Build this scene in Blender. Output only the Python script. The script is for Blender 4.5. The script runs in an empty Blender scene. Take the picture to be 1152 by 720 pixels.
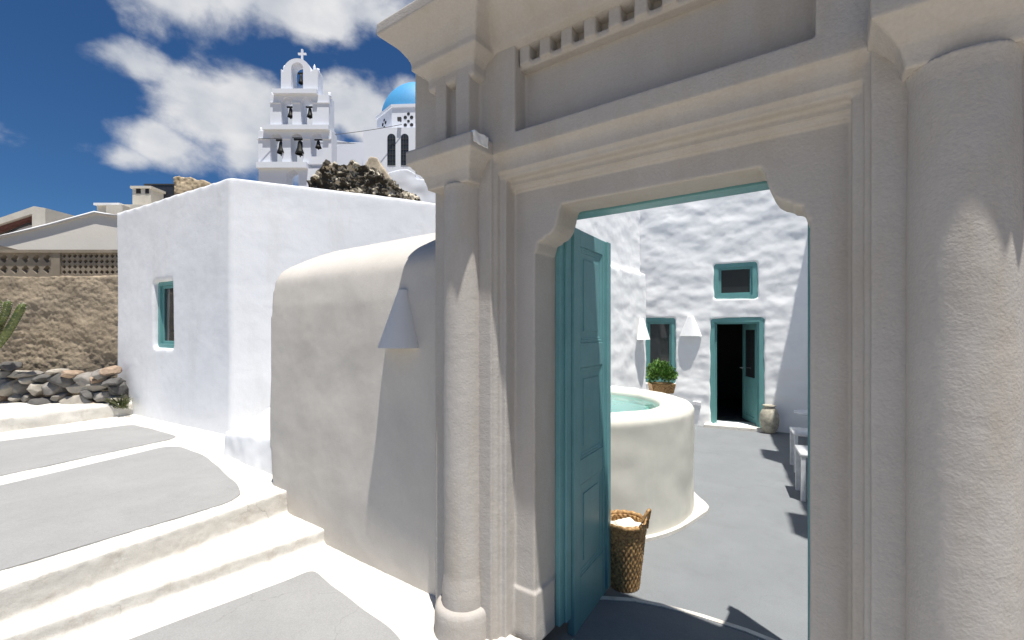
import bpy, bmesh, math, random
import numpy as np
from mathutils import Vector, Matrix, noise as mnoise
R = math.radians
random.seed(7)
SC = bpy.context.scene
COL = SC.collection

# ------------------------------------------------------------------ camera, sky, sun, exposure
CAM_H = 1.79
YAW = R(35.7)
F = 512.0                     # focal length in photo pixels (1152 wide)
CX, CY = 576.0, 372.0         # principal column, horizon row
cam_d = bpy.data.cameras.new('camera'); cam = bpy.data.objects.new('camera', cam_d); COL.objects.link(cam)
cam.location = (0, 0, CAM_H); cam.rotation_euler = (R(90), 0, YAW)
cam_d.sensor_width = 36.0; cam_d.lens = 16.0; cam_d.shift_y = 12.0/1152
cam_d.clip_start = 0.05; cam_d.clip_end = 5000
SC.camera = cam
SUN = Vector((0.205, -0.130, 1.0)).normalized()
sun_d = bpy.data.lights.new('sun', 'SUN'); sun_d.energy = 5.0; sun_d.angle = R(0.5); sun_d.color = (1.0, 0.96, 0.895)
sun = bpy.data.objects.new('sun', sun_d); COL.objects.link(sun)
sun.rotation_euler = (-SUN).to_track_quat('-Z', 'Y').to_euler(); sun.location = (3, -3, 20)
SC.view_settings.view_transform = 'Standard'; SC.view_settings.look = 'None'
SC.view_settings.exposure = 0.45; SC.view_settings.gamma = 1.0; SC.view_settings.use_curve_mapping = False
SC.cycles.max_bounces = 10; SC.cycles.diffuse_bounces = 6; SC.cycles.use_denoising = True

def pxdir(px, py):
    r, u = (px-CX)/F, (CY-py)/F
    v = Vector((r*math.cos(YAW)-math.sin(YAW), r*math.sin(YAW)+math.cos(YAW), u))
    return v
def at(px, py, d):            # world point d metres deep along the view axis
    return Vector((0, 0, CAM_H)) + pxdir(px, py)*d
def on_z(px, py, z):          # world point on a level plane
    return at(px, py, (z-CAM_H)*F/(CY-py))

world = bpy.data.worlds.new('World'); SC.world = world; world.use_nodes = True
nt = world.node_tree; nt.nodes.clear()
def N(tree, typ, **kw):
    n = tree.nodes.new(typ)
    for k, v in kw.items():
        if k in n.inputs.keys() if hasattr(n.inputs, 'keys') else False: n.inputs[k].default_value = v
        else: setattr(n, k, v)
    return n
out = N(nt, 'ShaderNodeOutputWorld'); bg = N(nt, 'ShaderNodeBackground')
sky = N(nt, 'ShaderNodeTexSky', sky_type='NISHITA', sun_disc=False)
sky.sun_elevation = math.asin(SUN.z); sky.sun_rotation = math.atan2(SUN.x, SUN.y)
sky.air_density = 1.0; sky.dust_density = 0.3; sky.ozone_density = 2.0; sky.altitude = 300
SKY_S = 0.055
bg.inputs['Strength'].default_value = SKY_S
tint = N(nt, 'ShaderNodeMix', data_type='RGBA', blend_type='MULTIPLY')
tint.inputs[0].default_value = 1.0; tint.inputs[7].default_value = (0.36, 0.67, 1.0, 1)
nt.links.new(sky.outputs[0], tint.inputs[6])
tc = N(nt, 'ShaderNodeTexCoord')
# clouds: banks placed by direction, broken up by noise
banks = [((190, -18), 7.5, 1.0), ((270, 0), 7.5, 1.0), ((350, 8), 8, 1.0), ((430, 22), 6, .9), ((150, 70), 3.6, .62), ((212, 80), 2.6, .42),
         ((285, 95), 5.0, .9), ((225, 140), 6.5, 1.0), ((185, 160), 5.5, 1.0), ((140, 178), 3.6, .85), ((300, 140), 10, 1.1),
         ((400, 120), 7.5, 1.0), ((350, 185), 8, .9), ((455, 100), 4, .6), ((560, 30), 12, .9), ((800, 60), 16, .8), ((-250, 60), 10, .8)]
mx = None
for (p, rad, amp) in banks:
    d = pxdir(*p).normalized()
    vm = N(nt, 'ShaderNodeVectorMath', operation='SUBTRACT'); nt.links.new(tc.outputs['Generated'], vm.inputs[0]); vm.inputs[1].default_value = d
    # flatten: clouds are wider than tall
    vs = N(nt, 'ShaderNodeVectorMath', operation='MULTIPLY'); nt.links.new(vm.outputs[0], vs.inputs[0]); vs.inputs[1].default_value = (1, 1, 1.7)
    ln = N(nt, 'ShaderNodeVectorMath', operation='LENGTH'); nt.links.new(vs.outputs[0], ln.inputs[0])
    mr = N(nt, 'ShaderNodeMapRange'); nt.links.new(ln.outputs['Value'], mr.inputs[0])
    mr.inputs[1].default_value = 0; mr.inputs[2].default_value = R(rad)*1.25; mr.inputs[3].default_value = amp; mr.inputs[4].default_value = 0
    if mx is None: mx = mr.outputs[0]
    else:
        m = N(nt, 'ShaderNodeMath', operation='MAXIMUM'); nt.links.new(mx, m.inputs[0]); nt.links.new(mr.outputs[0], m.inputs[1]); mx = m.outputs[0]
vmul = N(nt, 'ShaderNodeVectorMath', operation='MULTIPLY'); nt.links.new(tc.outputs['Generated'], vmul.inputs[0]); vmul.inputs[1].default_value = (1, 1, 1.5)
n1 = N(nt, 'ShaderNodeTexNoise'); nt.links.new(vmul.outputs[0], n1.inputs['Vector'])
n1.inputs['Scale'].default_value = 6.0; n1.inputs['Detail'].default_value = 8; n1.inputs['Roughness'].default_value = .54; n1.inputs['Distortion'].default_value = .15
n2 = N(nt, 'ShaderNodeTexNoise'); nt.links.new(vmul.outputs[0], n2.inputs['Vector'])
n2.inputs['Scale'].default_value = 9; n2.inputs['Detail'].default_value = 6
a1 = N(nt, 'ShaderNodeMath', operation='SUBTRACT'); nt.links.new(n1.outputs['Fac'], a1.inputs[0]); a1.inputs[1].default_value = .5
a2 = N(nt, 'ShaderNodeMath', operation='MULTIPLY_ADD'); nt.links.new(a1.outputs[0], a2.inputs[0]); a2.inputs[1].default_value = 1.9; nt.links.new(mx, a2.inputs[2])
cr = N(nt, 'ShaderNodeMapRange', interpolation_type='SMOOTHSTEP'); nt.links.new(a2.outputs[0], cr.inputs[0])
cr.inputs[1].default_value = .28; cr.inputs[2].default_value = .74; cr.inputs[3].default_value = 0; cr.inputs[4].default_value = .96
cloudc = N(nt, 'ShaderNodeValToRGB'); nt.links.new(n2.outputs['Fac'], cloudc.inputs[0])
cloudc.color_ramp.elements[0].position = .34; cloudc.color_ramp.elements[0].color = (.40/SKY_S, .425/SKY_S, .47/SKY_S, 1)
cloudc.color_ramp.elements[1].position = .62; cloudc.color_ramp.elements[1].color = (.60/SKY_S, .60/SKY_S, .605/SKY_S, 1)
mixc = N(nt, 'ShaderNodeMix', data_type='RGBA'); nt.links.new(cr.outputs[0], mixc.inputs[0]); nt.links.new(tint.outputs[2], mixc.inputs[6]); nt.links.new(cloudc.outputs[0], mixc.inputs[7])
nt.links.new(mixc.outputs[2], bg.inputs['Color']); nt.links.new(bg.outputs[0], out.inputs[0])

# ------------------------------------------------------------------ materials
def mat(name):
    m = bpy.data.materials.new(name); m.use_nodes = True
    t = m.node_tree; b = t.nodes['Principled BSDF']
    return m, t, b
def plaster(name, col, slo=.52, shi=.78, vary=.06, vscale=1.6, grain=.25, gscale=160, mid=.2, mscale=22, stain=None, stain_amt=.25, stain_scale=3.0, rough=.9, streak=False, speck=0, sscale=260, cracks=0):
    m, t, b = mat(name)
    b.inputs['Roughness'].default_value = rough; b.inputs['Specular IOR Level'].default_value = .15
    c = N(t, 'ShaderNodeTexCoord')
    big = N(t, 'ShaderNodeTexNoise'); t.links.new(c.outputs['Object'], big.inputs['Vector']); big.inputs['Scale'].default_value = vscale; big.inputs['Detail'].default_value = 6; big.inputs['Roughness'].default_value = .62
    ramp = N(t, 'ShaderNodeValToRGB'); t.links.new(big.outputs['Fac'], ramp.inputs[0])
    ramp.color_ramp.elements[0].position = .32; ramp.color_ramp.elements[0].color = tuple(x*(1-vary) for x in col)+(1,)
    ramp.color_ramp.elements[1].position = .68; ramp.color_ramp.elements[1].color = tuple(min(.92, x*(1+vary*.6)) for x in col)+(1,)
    colsock = ramp.outputs[0]
    if stain:
        sn = N(t, 'ShaderNodeTexNoise'); sn.inputs['Scale'].default_value = stain_scale; sn.inputs['Detail'].default_value = 10; sn.inputs['Roughness'].default_value = .72
        if streak:
            mp = N(t, 'ShaderNodeMapping'); mp.inputs['Scale'].default_value = (1, 1, .22); t.links.new(c.outputs['Object'], mp.inputs[0]); t.links.new(mp.outputs[0], sn.inputs['Vector'])
        else: t.links.new(c.outputs['Object'], sn.inputs['Vector'])
        sr = N(t, 'ShaderNodeMapRange'); t.links.new(sn.outputs['Fac'], sr.inputs[0]); sr.inputs[1].default_value = slo; sr.inputs[2].default_value = shi; sr.inputs[4].default_value = stain_amt
        mx = N(t, 'ShaderNodeMix', data_type='RGBA'); t.links.new(sr.outputs[0], mx.inputs[0]); t.links.new(colsock, mx.inputs[6]); mx.inputs[7].default_value = tuple(stain)+(1,)
        colsock = mx.outputs[2]
    if speck:
        pn = N(t, 'ShaderNodeTexNoise'); pn.inputs['Scale'].default_value = sscale; pn.inputs['Detail'].default_value = 4; pn.inputs['Roughness'].default_value = .7; t.links.new(c.outputs['Object'], pn.inputs['Vector'])
        pr_ = N(t, 'ShaderNodeMapRange'); t.links.new(pn.outputs['Fac'], pr_.inputs[0]); pr_.inputs[1].default_value = .3; pr_.inputs[2].default_value = .7; pr_.inputs[3].default_value = 1-speck; pr_.inputs[4].default_value = 1+speck*.7
        pm = N(t, 'ShaderNodeMix', data_type='RGBA', blend_type='MULTIPLY'); pm.inputs[0].default_value = 1.0; t.links.new(colsock, pm.inputs[6]); t.links.new(pr_.outputs[0], pm.inputs[7]); colsock = pm.outputs[2]
    if cracks:
        wn = N(t, 'ShaderNodeTexNoise'); wn.inputs['Scale'].default_value = 4; wn.inputs['Detail'].default_value = 6; t.links.new(c.outputs['Object'], wn.inputs['Vector'])
        wa_ = N(t, 'ShaderNodeMix', data_type='RGBA', blend_type='ADD'); wa_.inputs[0].default_value = .35; t.links.new(c.outputs['Object'], wa_.inputs[6]); t.links.new(wn.outputs['Color'], wa_.inputs[7])
        vo = N(t, 'ShaderNodeTexVoronoi', feature='DISTANCE_TO_EDGE'); vo.inputs['Scale'].default_value = 1.15; t.links.new(wa_.outputs[2], vo.inputs['Vector'])
        vr = N(t, 'ShaderNodeMapRange'); t.links.new(vo.outputs['Distance'], vr.inputs[0]); vr.inputs[1].default_value = .0; vr.inputs[2].default_value = .006; vr.inputs[3].default_value = cracks; vr.inputs[4].default_value = 0
        gm = N(t, 'ShaderNodeTexNoise'); gm.inputs['Scale'].default_value = 1.1; t.links.new(c.outputs['Object'], gm.inputs['Vector'])
        gr = N(t, 'ShaderNodeMapRange'); t.links.new(gm.outputs['Fac'], gr.inputs[0]); gr.inputs[1].default_value = .5; gr.inputs[2].default_value = .58
        gx = N(t, 'ShaderNodeMath', operation='MULTIPLY'); t.links.new(vr.outputs[0], gx.inputs[0]); t.links.new(gr.outputs[0], gx.inputs[1])
        cm = N(t, 'ShaderNodeMix', data_type='RGBA'); t.links.new(gx.outputs[0], cm.inputs[0]); t.links.new(colsock, cm.inputs[6]); cm.inputs[7].default_value = tuple(x*.45 for x in col)+(1,); colsock = cm.outputs[2]
    t.links.new(colsock, b.inputs['Base Color'])
    g = N(t, 'ShaderNodeTexNoise'); t.links.new(c.outputs['Object'], g.inputs['Vector']); g.inputs['Scale'].default_value = gscale; g.inputs['Detail'].default_value = 3
    k = N(t, 'ShaderNodeTexNoise'); t.links.new(c.outputs['Object'], k.inputs['Vector']); k.inputs['Scale'].default_value = mscale; k.inputs['Detail'].default_value = 4
    b1 = N(t, 'ShaderNodeBump'); b1.inputs['Strength'].default_value = mid; b1.inputs['Distance'].default_value = .01; t.links.new(k.outputs['Fac'], b1.inputs['Height'])
    b2 = N(t, 'ShaderNodeBump'); b2.inputs['Strength'].default_value = grain; b2.inputs['Distance'].default_value = .003; t.links.new(g.outputs['Fac'], b2.inputs['Height']); t.links.new(b1.outputs[0], b2.inputs['Normal'])
    t.links.new(b2.outputs[0], b.inputs['Normal'])
    return m
def paint(name, col, rough=.45, vary=.08, grain=.05, spec=.4):
    m = plaster(name, col, vary=vary, vscale=5, grain=grain, gscale=90, mid=.05, mscale=14, rough=rough, stain=tuple(x*.72 for x in col), stain_amt=.6, stain_scale=9, streak=True, speck=.05, sscale=80)
    t = m.node_tree; c = N(t, 'ShaderNodeTexCoord'); mp = N(t, 'ShaderNodeMapping'); mp.inputs['Scale'].default_value = (120, 120, 5); t.links.new(c.outputs['Object'], mp.inputs[0])
    wg = N(t, 'ShaderNodeTexNoise'); wg.inputs['Scale'].default_value = 1.0; wg.inputs['Detail'].default_value = 4; t.links.new(mp.outputs[0], wg.inputs['Vector'])
    bp = N(t, 'ShaderNodeBump'); bp.inputs['Strength'].default_value = .35; bp.inputs['Distance'].default_value = .002; t.links.new(wg.outputs['Fac'], bp.inputs['Height']); t.links.new(bp.outputs[0], t.nodes['Principled BSDF'].inputs['Normal'])
    m.node_tree.nodes['Principled BSDF'].inputs['Specular IOR Level'].default_value = spec
    return m
def simple(name, col, rough=.6, metal=0.0, spec=.4):
    m, t, b = mat(name); b.inputs['Roughness'].default_value = rough; b.inputs['Metallic'].default_value = metal; b.inputs['Specular IOR Level'].default_value = spec
    c = N(t, 'ShaderNodeTexCoord'); n = N(t, 'ShaderNodeTexNoise'); t.links.new(c.outputs['Object'], n.inputs['Vector']); n.inputs['Scale'].default_value = 12; n.inputs['Detail'].default_value = 5
    ramp = N(t, 'ShaderNodeValToRGB'); t.links.new(n.outputs['Fac'], ramp.inputs[0])
    ramp.color_ramp.elements[0].position = .3; ramp.color_ramp.elements[0].color = tuple(x*.82 for x in col)+(1,)
    ramp.color_ramp.elements[1].position = .7; ramp.color_ramp.elements[1].color = tuple(min(1, x*1.1) for x in col)+(1,)
    t.links.new(ramp.outputs[0], b.inputs['Base Color'])
    return m

M = {}
M['portal'] = plaster('portal_stucco', (.45, .422, .392), vary=.07, vscale=1.8, grain=.55, gscale=115, speck=.06, sscale=90, slo=.47, shi=.72, mid=.12, mscale=30, stain=(.36, .29, .20), stain_amt=.38, stain_scale=4.5, streak=True)
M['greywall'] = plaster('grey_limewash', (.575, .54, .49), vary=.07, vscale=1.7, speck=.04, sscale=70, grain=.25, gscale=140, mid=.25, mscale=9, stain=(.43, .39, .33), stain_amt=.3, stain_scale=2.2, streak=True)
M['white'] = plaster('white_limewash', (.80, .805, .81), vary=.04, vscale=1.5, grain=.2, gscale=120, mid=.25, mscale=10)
M['white_house'] = plaster('white_house_limewash', (.80, .81, .83), vary=.045, vscale=1.3, grain=.25, gscale=90, mid=.35, mscale=8, speck=.025, sscale=60, stain=(.60, .59, .57), stain_amt=.40, stain_scale=2.8, streak=True)
M['white_rough'] = plaster('white_rough_limewash', (.90, .905, .915), vary=.03, vscale=2.0, grain=.15, gscale=100, mid=.15, mscale=13)
M['white_ground'] = plaster('white_step_paint', (.66, .635, .585), vary=.05, vscale=2.5, speck=.08, sscale=140, cracks=.5, grain=.35, gscale=110, mid=.35, mscale=18, stain=(.34, .28, .21), stain_amt=.65, stain_scale=6.5)
M['pool'] = plaster('cream_pool_plaster', (.66, .645, .58), vary=.10, vscale=2.2, grain=.1, gscale=140, mid=.15, mscale=8, stain=(.46, .44, .38), stain_amt=.3, stain_scale=2.6)
M['cement'] = plaster('grey_cement', (.31, .309, .303), vary=.07, vscale=2.0, speck=.14, sscale=150, cracks=.3, grain=.6, gscale=220, mid=.2, mscale=40, stain=(.225, .22, .21), stain_amt=.35, stain_scale=7)
M['floor'] = plaster('courtyard_cement', (.205, .217, .227), vary=.07, vscale=2.0, speck=.13, sscale=130, cracks=.25, grain=.4, gscale=180, mid=.2, mscale=25, stain=(.145, .15, .16), stain_amt=.4, stain_scale=5)
M['teal'] = paint('teal_paint', (.135, .315, .335), rough=.45)
M['teal_far'] = paint('teal_paint_faded', (.145, .345, .34), rough=.5)
M['beige'] = plaster('beige_render', (.84, .785, .69), vary=.05, vscale=1.0, grain=.2)
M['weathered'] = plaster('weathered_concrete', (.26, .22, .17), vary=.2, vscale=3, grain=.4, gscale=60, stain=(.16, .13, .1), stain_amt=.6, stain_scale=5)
M['lamp'] = plaster('offwhite_lamp_plaster', (.70, .68, .655), vary=.05, grain=.15)
M['cream'] = plaster('cream_concrete', (.62, .58, .50), vary=.12, vscale=2.5, grain=.3, stain=(.35, .3, .24), stain_amt=.4, stain_scale=3)
M['rough'] = plaster('rough_stone_render', (.35, .285, .205), vary=.35, vscale=3.2, grain=1.0, gscale=60, mid=1.0, mscale=22, stain=(.11, .10, .09), stain_amt=.9, stain_scale=1.3)
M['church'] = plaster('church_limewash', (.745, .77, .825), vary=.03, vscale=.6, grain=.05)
M['dome'] = paint('blue_dome_paint', (.075, .33, .62), rough=.6)
M['dark'] = simple('dark_interior', (.02, .02, .022), rough=.8)
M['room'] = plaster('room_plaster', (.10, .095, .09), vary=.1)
M['bronze'] = simple('dark_bronze', (.035, .035, .032), rough=.5, metal=.6)
M['iron'] = simple('dark_iron', (.05, .05, .05), rough=.6)
M['plastic'] = simple('white_plastic', (.74, .75, .77), rough=.4)
M['towel'] = plaster('cream_towel', (.80, .75, .64), vary=.06, grain=.8, gscale=300, mid=.4, mscale=40)
M['panel'] = simple('black_panel', (.03, .033, .04), rough=.35)
M['rust'] = simple('red_brown_trim', (.16, .06, .045), rough=.7)

def glass_mat():
    m, t, b = mat('dark_window_glass'); b.inputs['Base Color'].default_value = (.035, .04, .042, 1); b.inputs['Roughness'].default_value = .06; b.inputs['Specular IOR Level'].default_value = .5
    return m
M['glass'] = glass_mat()
def water_mat():
    m, t, b = mat('pool_water'); b.inputs['Base Color'].default_value = (.70, .93, .90, 1); b.inputs['Roughness'].default_value = .03
    b.inputs['Transmission Weight'].default_value = 1.0; b.inputs['IOR'].default_value = 1.33
    c = N(t, 'ShaderNodeTexCoord'); n = N(t, 'ShaderNodeTexNoise'); t.links.new(c.outputs['Object'], n.inputs['Vector']); n.inputs['Scale'].default_value = 5; n.inputs['Detail'].default_value = 3
    bp = N(t, 'ShaderNodeBump'); bp.inputs['Strength'].default_value = .25; bp.inputs['Distance'].default_value = .05; t.links.new(n.outputs['Fac'], bp.inputs['Height']); t.links.new(bp.outputs[0], b.inputs['Normal'])
    return m
M['water'] = water_mat()
M['pool_lining'] = plaster('aqua_pool_lining', (.42, .74, .70), vary=.05, grain=.1)
def wicker_mat():
    m, t, b = mat('seagrass_weave'); b.inputs['Roughness'].default_value = .7
    c = N(t, 'ShaderNodeTexCoord'); n = N(t, 'ShaderNodeTexNoise'); t.links.new(c.outputs['Object'], n.inputs['Vector']); n.inputs['Scale'].default_value = 60; n.inputs['Detail'].default_value = 4
    r = N(t, 'ShaderNodeValToRGB'); t.links.new(n.outputs['Fac'], r.inputs[0])
    r.color_ramp.elements[0].position = .3; r.color_ramp.elements[0].color = (.15, .07, .025, 1)
    r.color_ramp.elements[1].position = .7; r.color_ramp.elements[1].color = (.55, .34, .14, 1)
    t.links.new(r.outputs[0], b.inputs['Base Color'])
    return m
M['wicker'] = wicker_mat()
def leafmat(name, c0, c1):
    m, t, b = mat(name); b.inputs['Roughness'].default_value = .55
    c = N(t, 'ShaderNodeTexCoord'); n = N(t, 'ShaderNodeTexNoise'); t.links.new(c.outputs['Object'], n.inputs['Vector']); n.inputs['Scale'].default_value = 25
    r = N(t, 'ShaderNodeValToRGB'); t.links.new(n.outputs['Fac'], r.inputs[0])
    r.color_ramp.elements[0].position = .35; r.color_ramp.elements[0].color = c0+(1,); r.color_ramp.elements[1].position = .65; r.color_ramp.elements[1].color = c1+(1,)
    t.links.new(r.outputs[0], b.inputs['Base Color'])
    return m
M['leaf'] = leafmat('bush_leaf', (.055, .14, .022), (.16, .30, .06))
M['cactus'] = leafmat('cactus_skin', (.045, .075, .018), (.15, .17, .045))
M['weed'] = leafmat('weed_leaf', (.05, .07, .02), (.13, .14, .05))
def jar_mat():
    return plaster('mottled_clay', (.46, .43, .35), vary=.35, vscale=14, grain=.5, gscale=80, stain=(.16, .13, .09), stain_amt=.6, stain_scale=18)
M['jar'] = jar_mat()
def stonemat(name, col): return plaster(name, col, vary=.30, vscale=6, grain=.6, gscale=70, mid=.6, mscale=20, stain=tuple(x*.5 for x in col), stain_amt=.6, stain_scale=9)
M['st_grey'] = stonemat('grey_stone', (.27, .25, .225)); M['st_dark'] = stonemat('dark_stone', (.13, .125, .118))
M['st_pale'] = stonemat('pale_stone', (.40, .365, .31)); M['st_red'] = stonemat('reddish_stone', (.36, .27, .20))
M['mound'] = plaster('burnt_rubble', (.075, .065, .05), vary=.6, vscale=3, grain=1, gscale=14, mid=1, mscale=5, stain=(.62, .55, .43), stain_amt=1.0, stain_scale=2.0, slo=.50, shi=.56)
M['earth'] = plaster('dry_earth', (.33, .28, .21), vary=.2, vscale=.3, grain=.5, gscale=20)

# ------------------------------------------------------------------ helpers
WM = {}                                    # world matrices of the empties
def thing(name, label, cat, loc=(0, 0, 0), rz=0.0, group=None):
    o = bpy.data.objects.new(name, None); COL.objects.link(o); o.empty_display_size = .1
    o.location = loc; o.rotation_euler = (0, 0, rz); o['label'] = label; o['category'] = cat
    if group: o['group'] = group
    WM[o.name] = Matrix.Translation(Vector(loc)) @ Matrix.Rotation(rz, 4, 'Z')
    return o
def finish(me, name, m, parent=None, base=None, local=False, smooth=False):
    """Link a mesh given in world coordinates (or in its parent's, local=True)."""
    o = bpy.data.objects.new(name, me); COL.objects.link(o)
    mats = m if isinstance(m, (list, tuple)) else [m]
    for x in mats: me.materials.append(x)
    if smooth: me.polygons.foreach_set('use_smooth', [True]*len(me.polygons))
    if parent is not None:
        o.parent = parent
        if not local: me.transform(WM[parent.name].inverted())
        WM[o.name] = WM[parent.name]
    elif base is not None:
        me.transform(Matrix.Translation(-Vector(base))); o.location = base
        WM[o.name] = Matrix.Translation(Vector(base))
    else: WM[o.name] = Matrix()
    return o
def obj(name, bm, m, parent=None, base=None, local=False, smooth=False, bevel=0, seg=2):
    if bevel:
        ed = [e for e in bm.edges if len(e.link_faces) == 2 and e.calc_face_angle(0) > R(25)]
        bmesh.ops.bevel(bm, geom=ed, offset=bevel, segments=seg, affect='EDGES', profile=.6)
    bmesh.ops.recalc_face_normals(bm, faces=bm.faces)
    me = bpy.data.meshes.new(name); bm.to_mesh(me); bm.free()
    return finish(me, name, m, parent, base, local, smooth or bool(bevel and seg > 2))
def tag(o, label, cat, group=None):
    o['label'] = label; o['category'] = cat
    if group: o['group'] = group
    return o
def struct(o): o['kind'] = 'structure'; return o
def B(): return bmesh.new()
def box(bm, x0, x1, y0, y1, z0, z1, mtx=None):
    vs = [bm.verts.new((x, y, z)) for x in (x0, x1) for y in (y0, y1) for z in (z0, z1)]
    for f in ((0, 1, 3, 2), (4, 6, 7, 5), (0, 4, 5, 1), (2, 3, 7, 6), (0, 2, 6, 4), (1, 5, 7, 3)): bm.faces.new([vs[i] for i in f])
    if mtx is not None: bmesh.ops.transform(bm, matrix=mtx, verts=vs)
    return vs
def prism(bm, pts, a, b, axis='z', mtx=None):
    """polygon pts extruded from a to b. axis z: pts are (x,y); axis x: pts are (y,z); axis y: pts are (x,z)."""
    def P(p, t): return (p[0], p[1], t) if axis == 'z' else ((t, p[0], p[1]) if axis == 'x' else (p[0], t, p[1]))
    lo = [bm.verts.new(P(p, a)) for p in pts]; hi = [bm.verts.new(P(p, b)) for p in pts]
    n = len(pts); bm.faces.new(lo); bm.faces.new(hi[::-1])
    for i in range(n): bm.faces.new((lo[i], hi[i], hi[(i+1) % n], lo[(i+1) % n]))
    vs = lo+hi
    if mtx is not None: bmesh.ops.transform(bm, matrix=mtx, verts=vs)
    return vs
def lathe(bm, prof, n=32, c=(0, 0, 0), mtx=None, cap=True):
    rings = []
    for (r, z) in prof:
        rings.append([bm.verts.new((c[0]+r*math.cos(2*math.pi*k/n), c[1]+r*math.sin(2*math.pi*k/n), c[2]+z)) for k in range(n)])
    for a, b in zip(rings, rings[1:]):
        for k in range(n): bm.faces.new((a[k], a[(k+1) % n], b[(k+1) % n], b[k]))
    if cap: bm.faces.new(rings[0][::-1]); bm.faces.new(rings[-1])
    vs = [v for r in rings for v in r]
    if mtx is not None: bmesh.ops.transform(bm, matrix=mtx, verts=vs)
    return vs
def tube(bm, pts, r, n=8):
    pts = [Vector(p) for p in pts]; rings = []
    for i, p in enumerate(pts):
        t = (pts[min(i+1, len(pts)-1)]-pts[max(i-1, 0)]).normalized()
        up = Vector((0, 0, 1)) if abs(t.z) < .95 else Vector((1, 0, 0))
        a = t.cross(up).normalized(); b = t.cross(a)
        rr = r[i] if isinstance(r, (list, tuple)) else r
        rings.append([bm.verts.new(p+(a*math.cos(2*math.pi*k/n)+b*math.sin(2*math.pi*k/n))*rr) for k in range(n)])
    for a, b in zip(rings, rings[1:]):
        for k in range(n): bm.faces.new((a[k], a[(k+1) % n], b[(k+1) % n], b[k]))
    bm.faces.new(rings[0][::-1]); bm.faces.new(rings[-1])
def sweep(bm, path, prof, z0=0, back=.4):
    """profile [(offset outward, z)] swept along an open plan path; outward is to the right of travel. Closed solid: filled to the path."""
    pts = [Vector(p) for p in path]; n = len(pts); nor = []
    for i in range(n-1):
        d = (pts[i+1]-pts[i]).normalized(); nor.append(Vector((d.y, -d.x)))
    rings = []
    for i in range(n):
        if i == 0: m = nor[0]
        elif i == n-1: m = nor[-1]
        else:
            m = nor[i-1]+nor[i]; m = m/ m.dot(nor[i]) if abs(m.dot(nor[i])) > 1e-6 else nor[i]
        rings.append([bm.verts.new((pts[i].x+m.x*o, pts[i].y+m.y*o, z)) for (o, z) in prof])
    k = len(prof)
    for a, b in zip(rings, rings[1:]):
        for j in range(k): bm.faces.new((a[j], b[j], b[(j+1) % k], a[(j+1) % k]))
    bm.faces.new(rings[0][::-1]); bm.faces.new(rings[-1])
def fract(v, scale, octv=3):
    return mnoise.fractal(v*scale, .9, 2.1, octv)
def melt(name, bm, voxel, m, parent=None, base=None, smooth=3, disp=(), local=False, cut=None, xf=None):
    """union the closed pieces into one hand-plastered skin: voxel remesh, soften, wobble."""
    bmesh.ops.recalc_face_normals(bm, faces=bm.faces)
    me = bpy.data.meshes.new(name+'_tmp'); bm.to_mesh(me); bm.free()
    o = bpy.data.objects.new(name+'_tmp', me); COL.objects.link(o)
    cutters = []
    for c in (cut or []):
        bmesh.ops.recalc_face_normals(c, faces=c.faces)
        cm = bpy.data.meshes.new('cut'); c.to_mesh(cm); c.free(); co = bpy.data.objects.new('cut', cm); COL.objects.link(co); cutters.append(co)
        b_ = o.modifiers.new('b', 'BOOLEAN'); b_.object = co; b_.operation = 'DIFFERENCE'; b_.solver = 'EXACT'
    r = o.modifiers.new('r', 'REMESH'); r.mode = 'VOXEL'; r.voxel_size = voxel; r.adaptivity = 0
    if smooth:
        s = o.modifiers.new('s', 'SMOOTH'); s.factor = .5; s.iterations = smooth
    dg = bpy.context.evaluated_depsgraph_get()
    nm = bpy.data.meshes.new_from_object(o.evaluated_get(dg)); nm.name = name
    for x in cutters+[o]:
        d = x.data; bpy.data.objects.remove(x); bpy.data.meshes.remove(d)
    nm.materials.clear()
    if disp:
        n = len(nm.vertices); co = np.empty(n*3); nm.vertices.foreach_get('co', co); co = co.reshape(-1, 3)
        no = np.empty(n*3); nm.vertices.foreach_get('normal', no); no = no.reshape(-1, 3)
        d = np.zeros(n)
        for (amp, sc, seed) in disp:
            if not isinstance(sc, (tuple, list)): sc = (sc,)*3
            q = co*np.array(sc)+seed
            f = mnoise.noise
            d += amp*np.fromiter((f(v) for v in q.tolist()), float, n)
        co = co+no*d[:, None]
        nm.vertices.foreach_set('co', co.ravel()); nm.update()
    if xf is not None: nm.transform(xf)
    return finish(nm, name, m, parent, base, local, smooth=True)

# ------------------------------------------------------------------ terrain
church_c = Vector((-43, 27, 0))
def terr(x, y):
    d = math.hypot(x-church_c.x, y-church_c.y)
    h = 10.5*max(0, 1-d/36.0)**1.0
    far = math.hypot(x, y)
    return -0.4 + h + (0.5*mnoise.noise(Vector((x*.05, y*.05, 3))) if d < 60 and far > 14 else 0) - (0.02*max(0, far-120))
bm = B(); xs = [-2500, -1200, -600, -300, -150, -110]+[-90+2.5*i for i in range(49)]+[50, 90, 150, 300, 600, 1200, 2500]
ys = [-2500, -1200, -600, -300, -150, -80, -40]+[-20+2.5*i for i in range(41)]+[95, 120, 200, 400, 800, 1600, 2500]
grid = [[bm.verts.new((x, y, max(-40, terr(x, y)))) for y in ys] for x in xs]
for i in range(len(xs)-1):
    for j in range(len(ys)-1): bm.faces.new((grid[i][j], grid[i+1][j], grid[i+1][j+1], grid[i][j+1]))
struct(obj('ground', bm, M['earth'], smooth=True))

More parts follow.
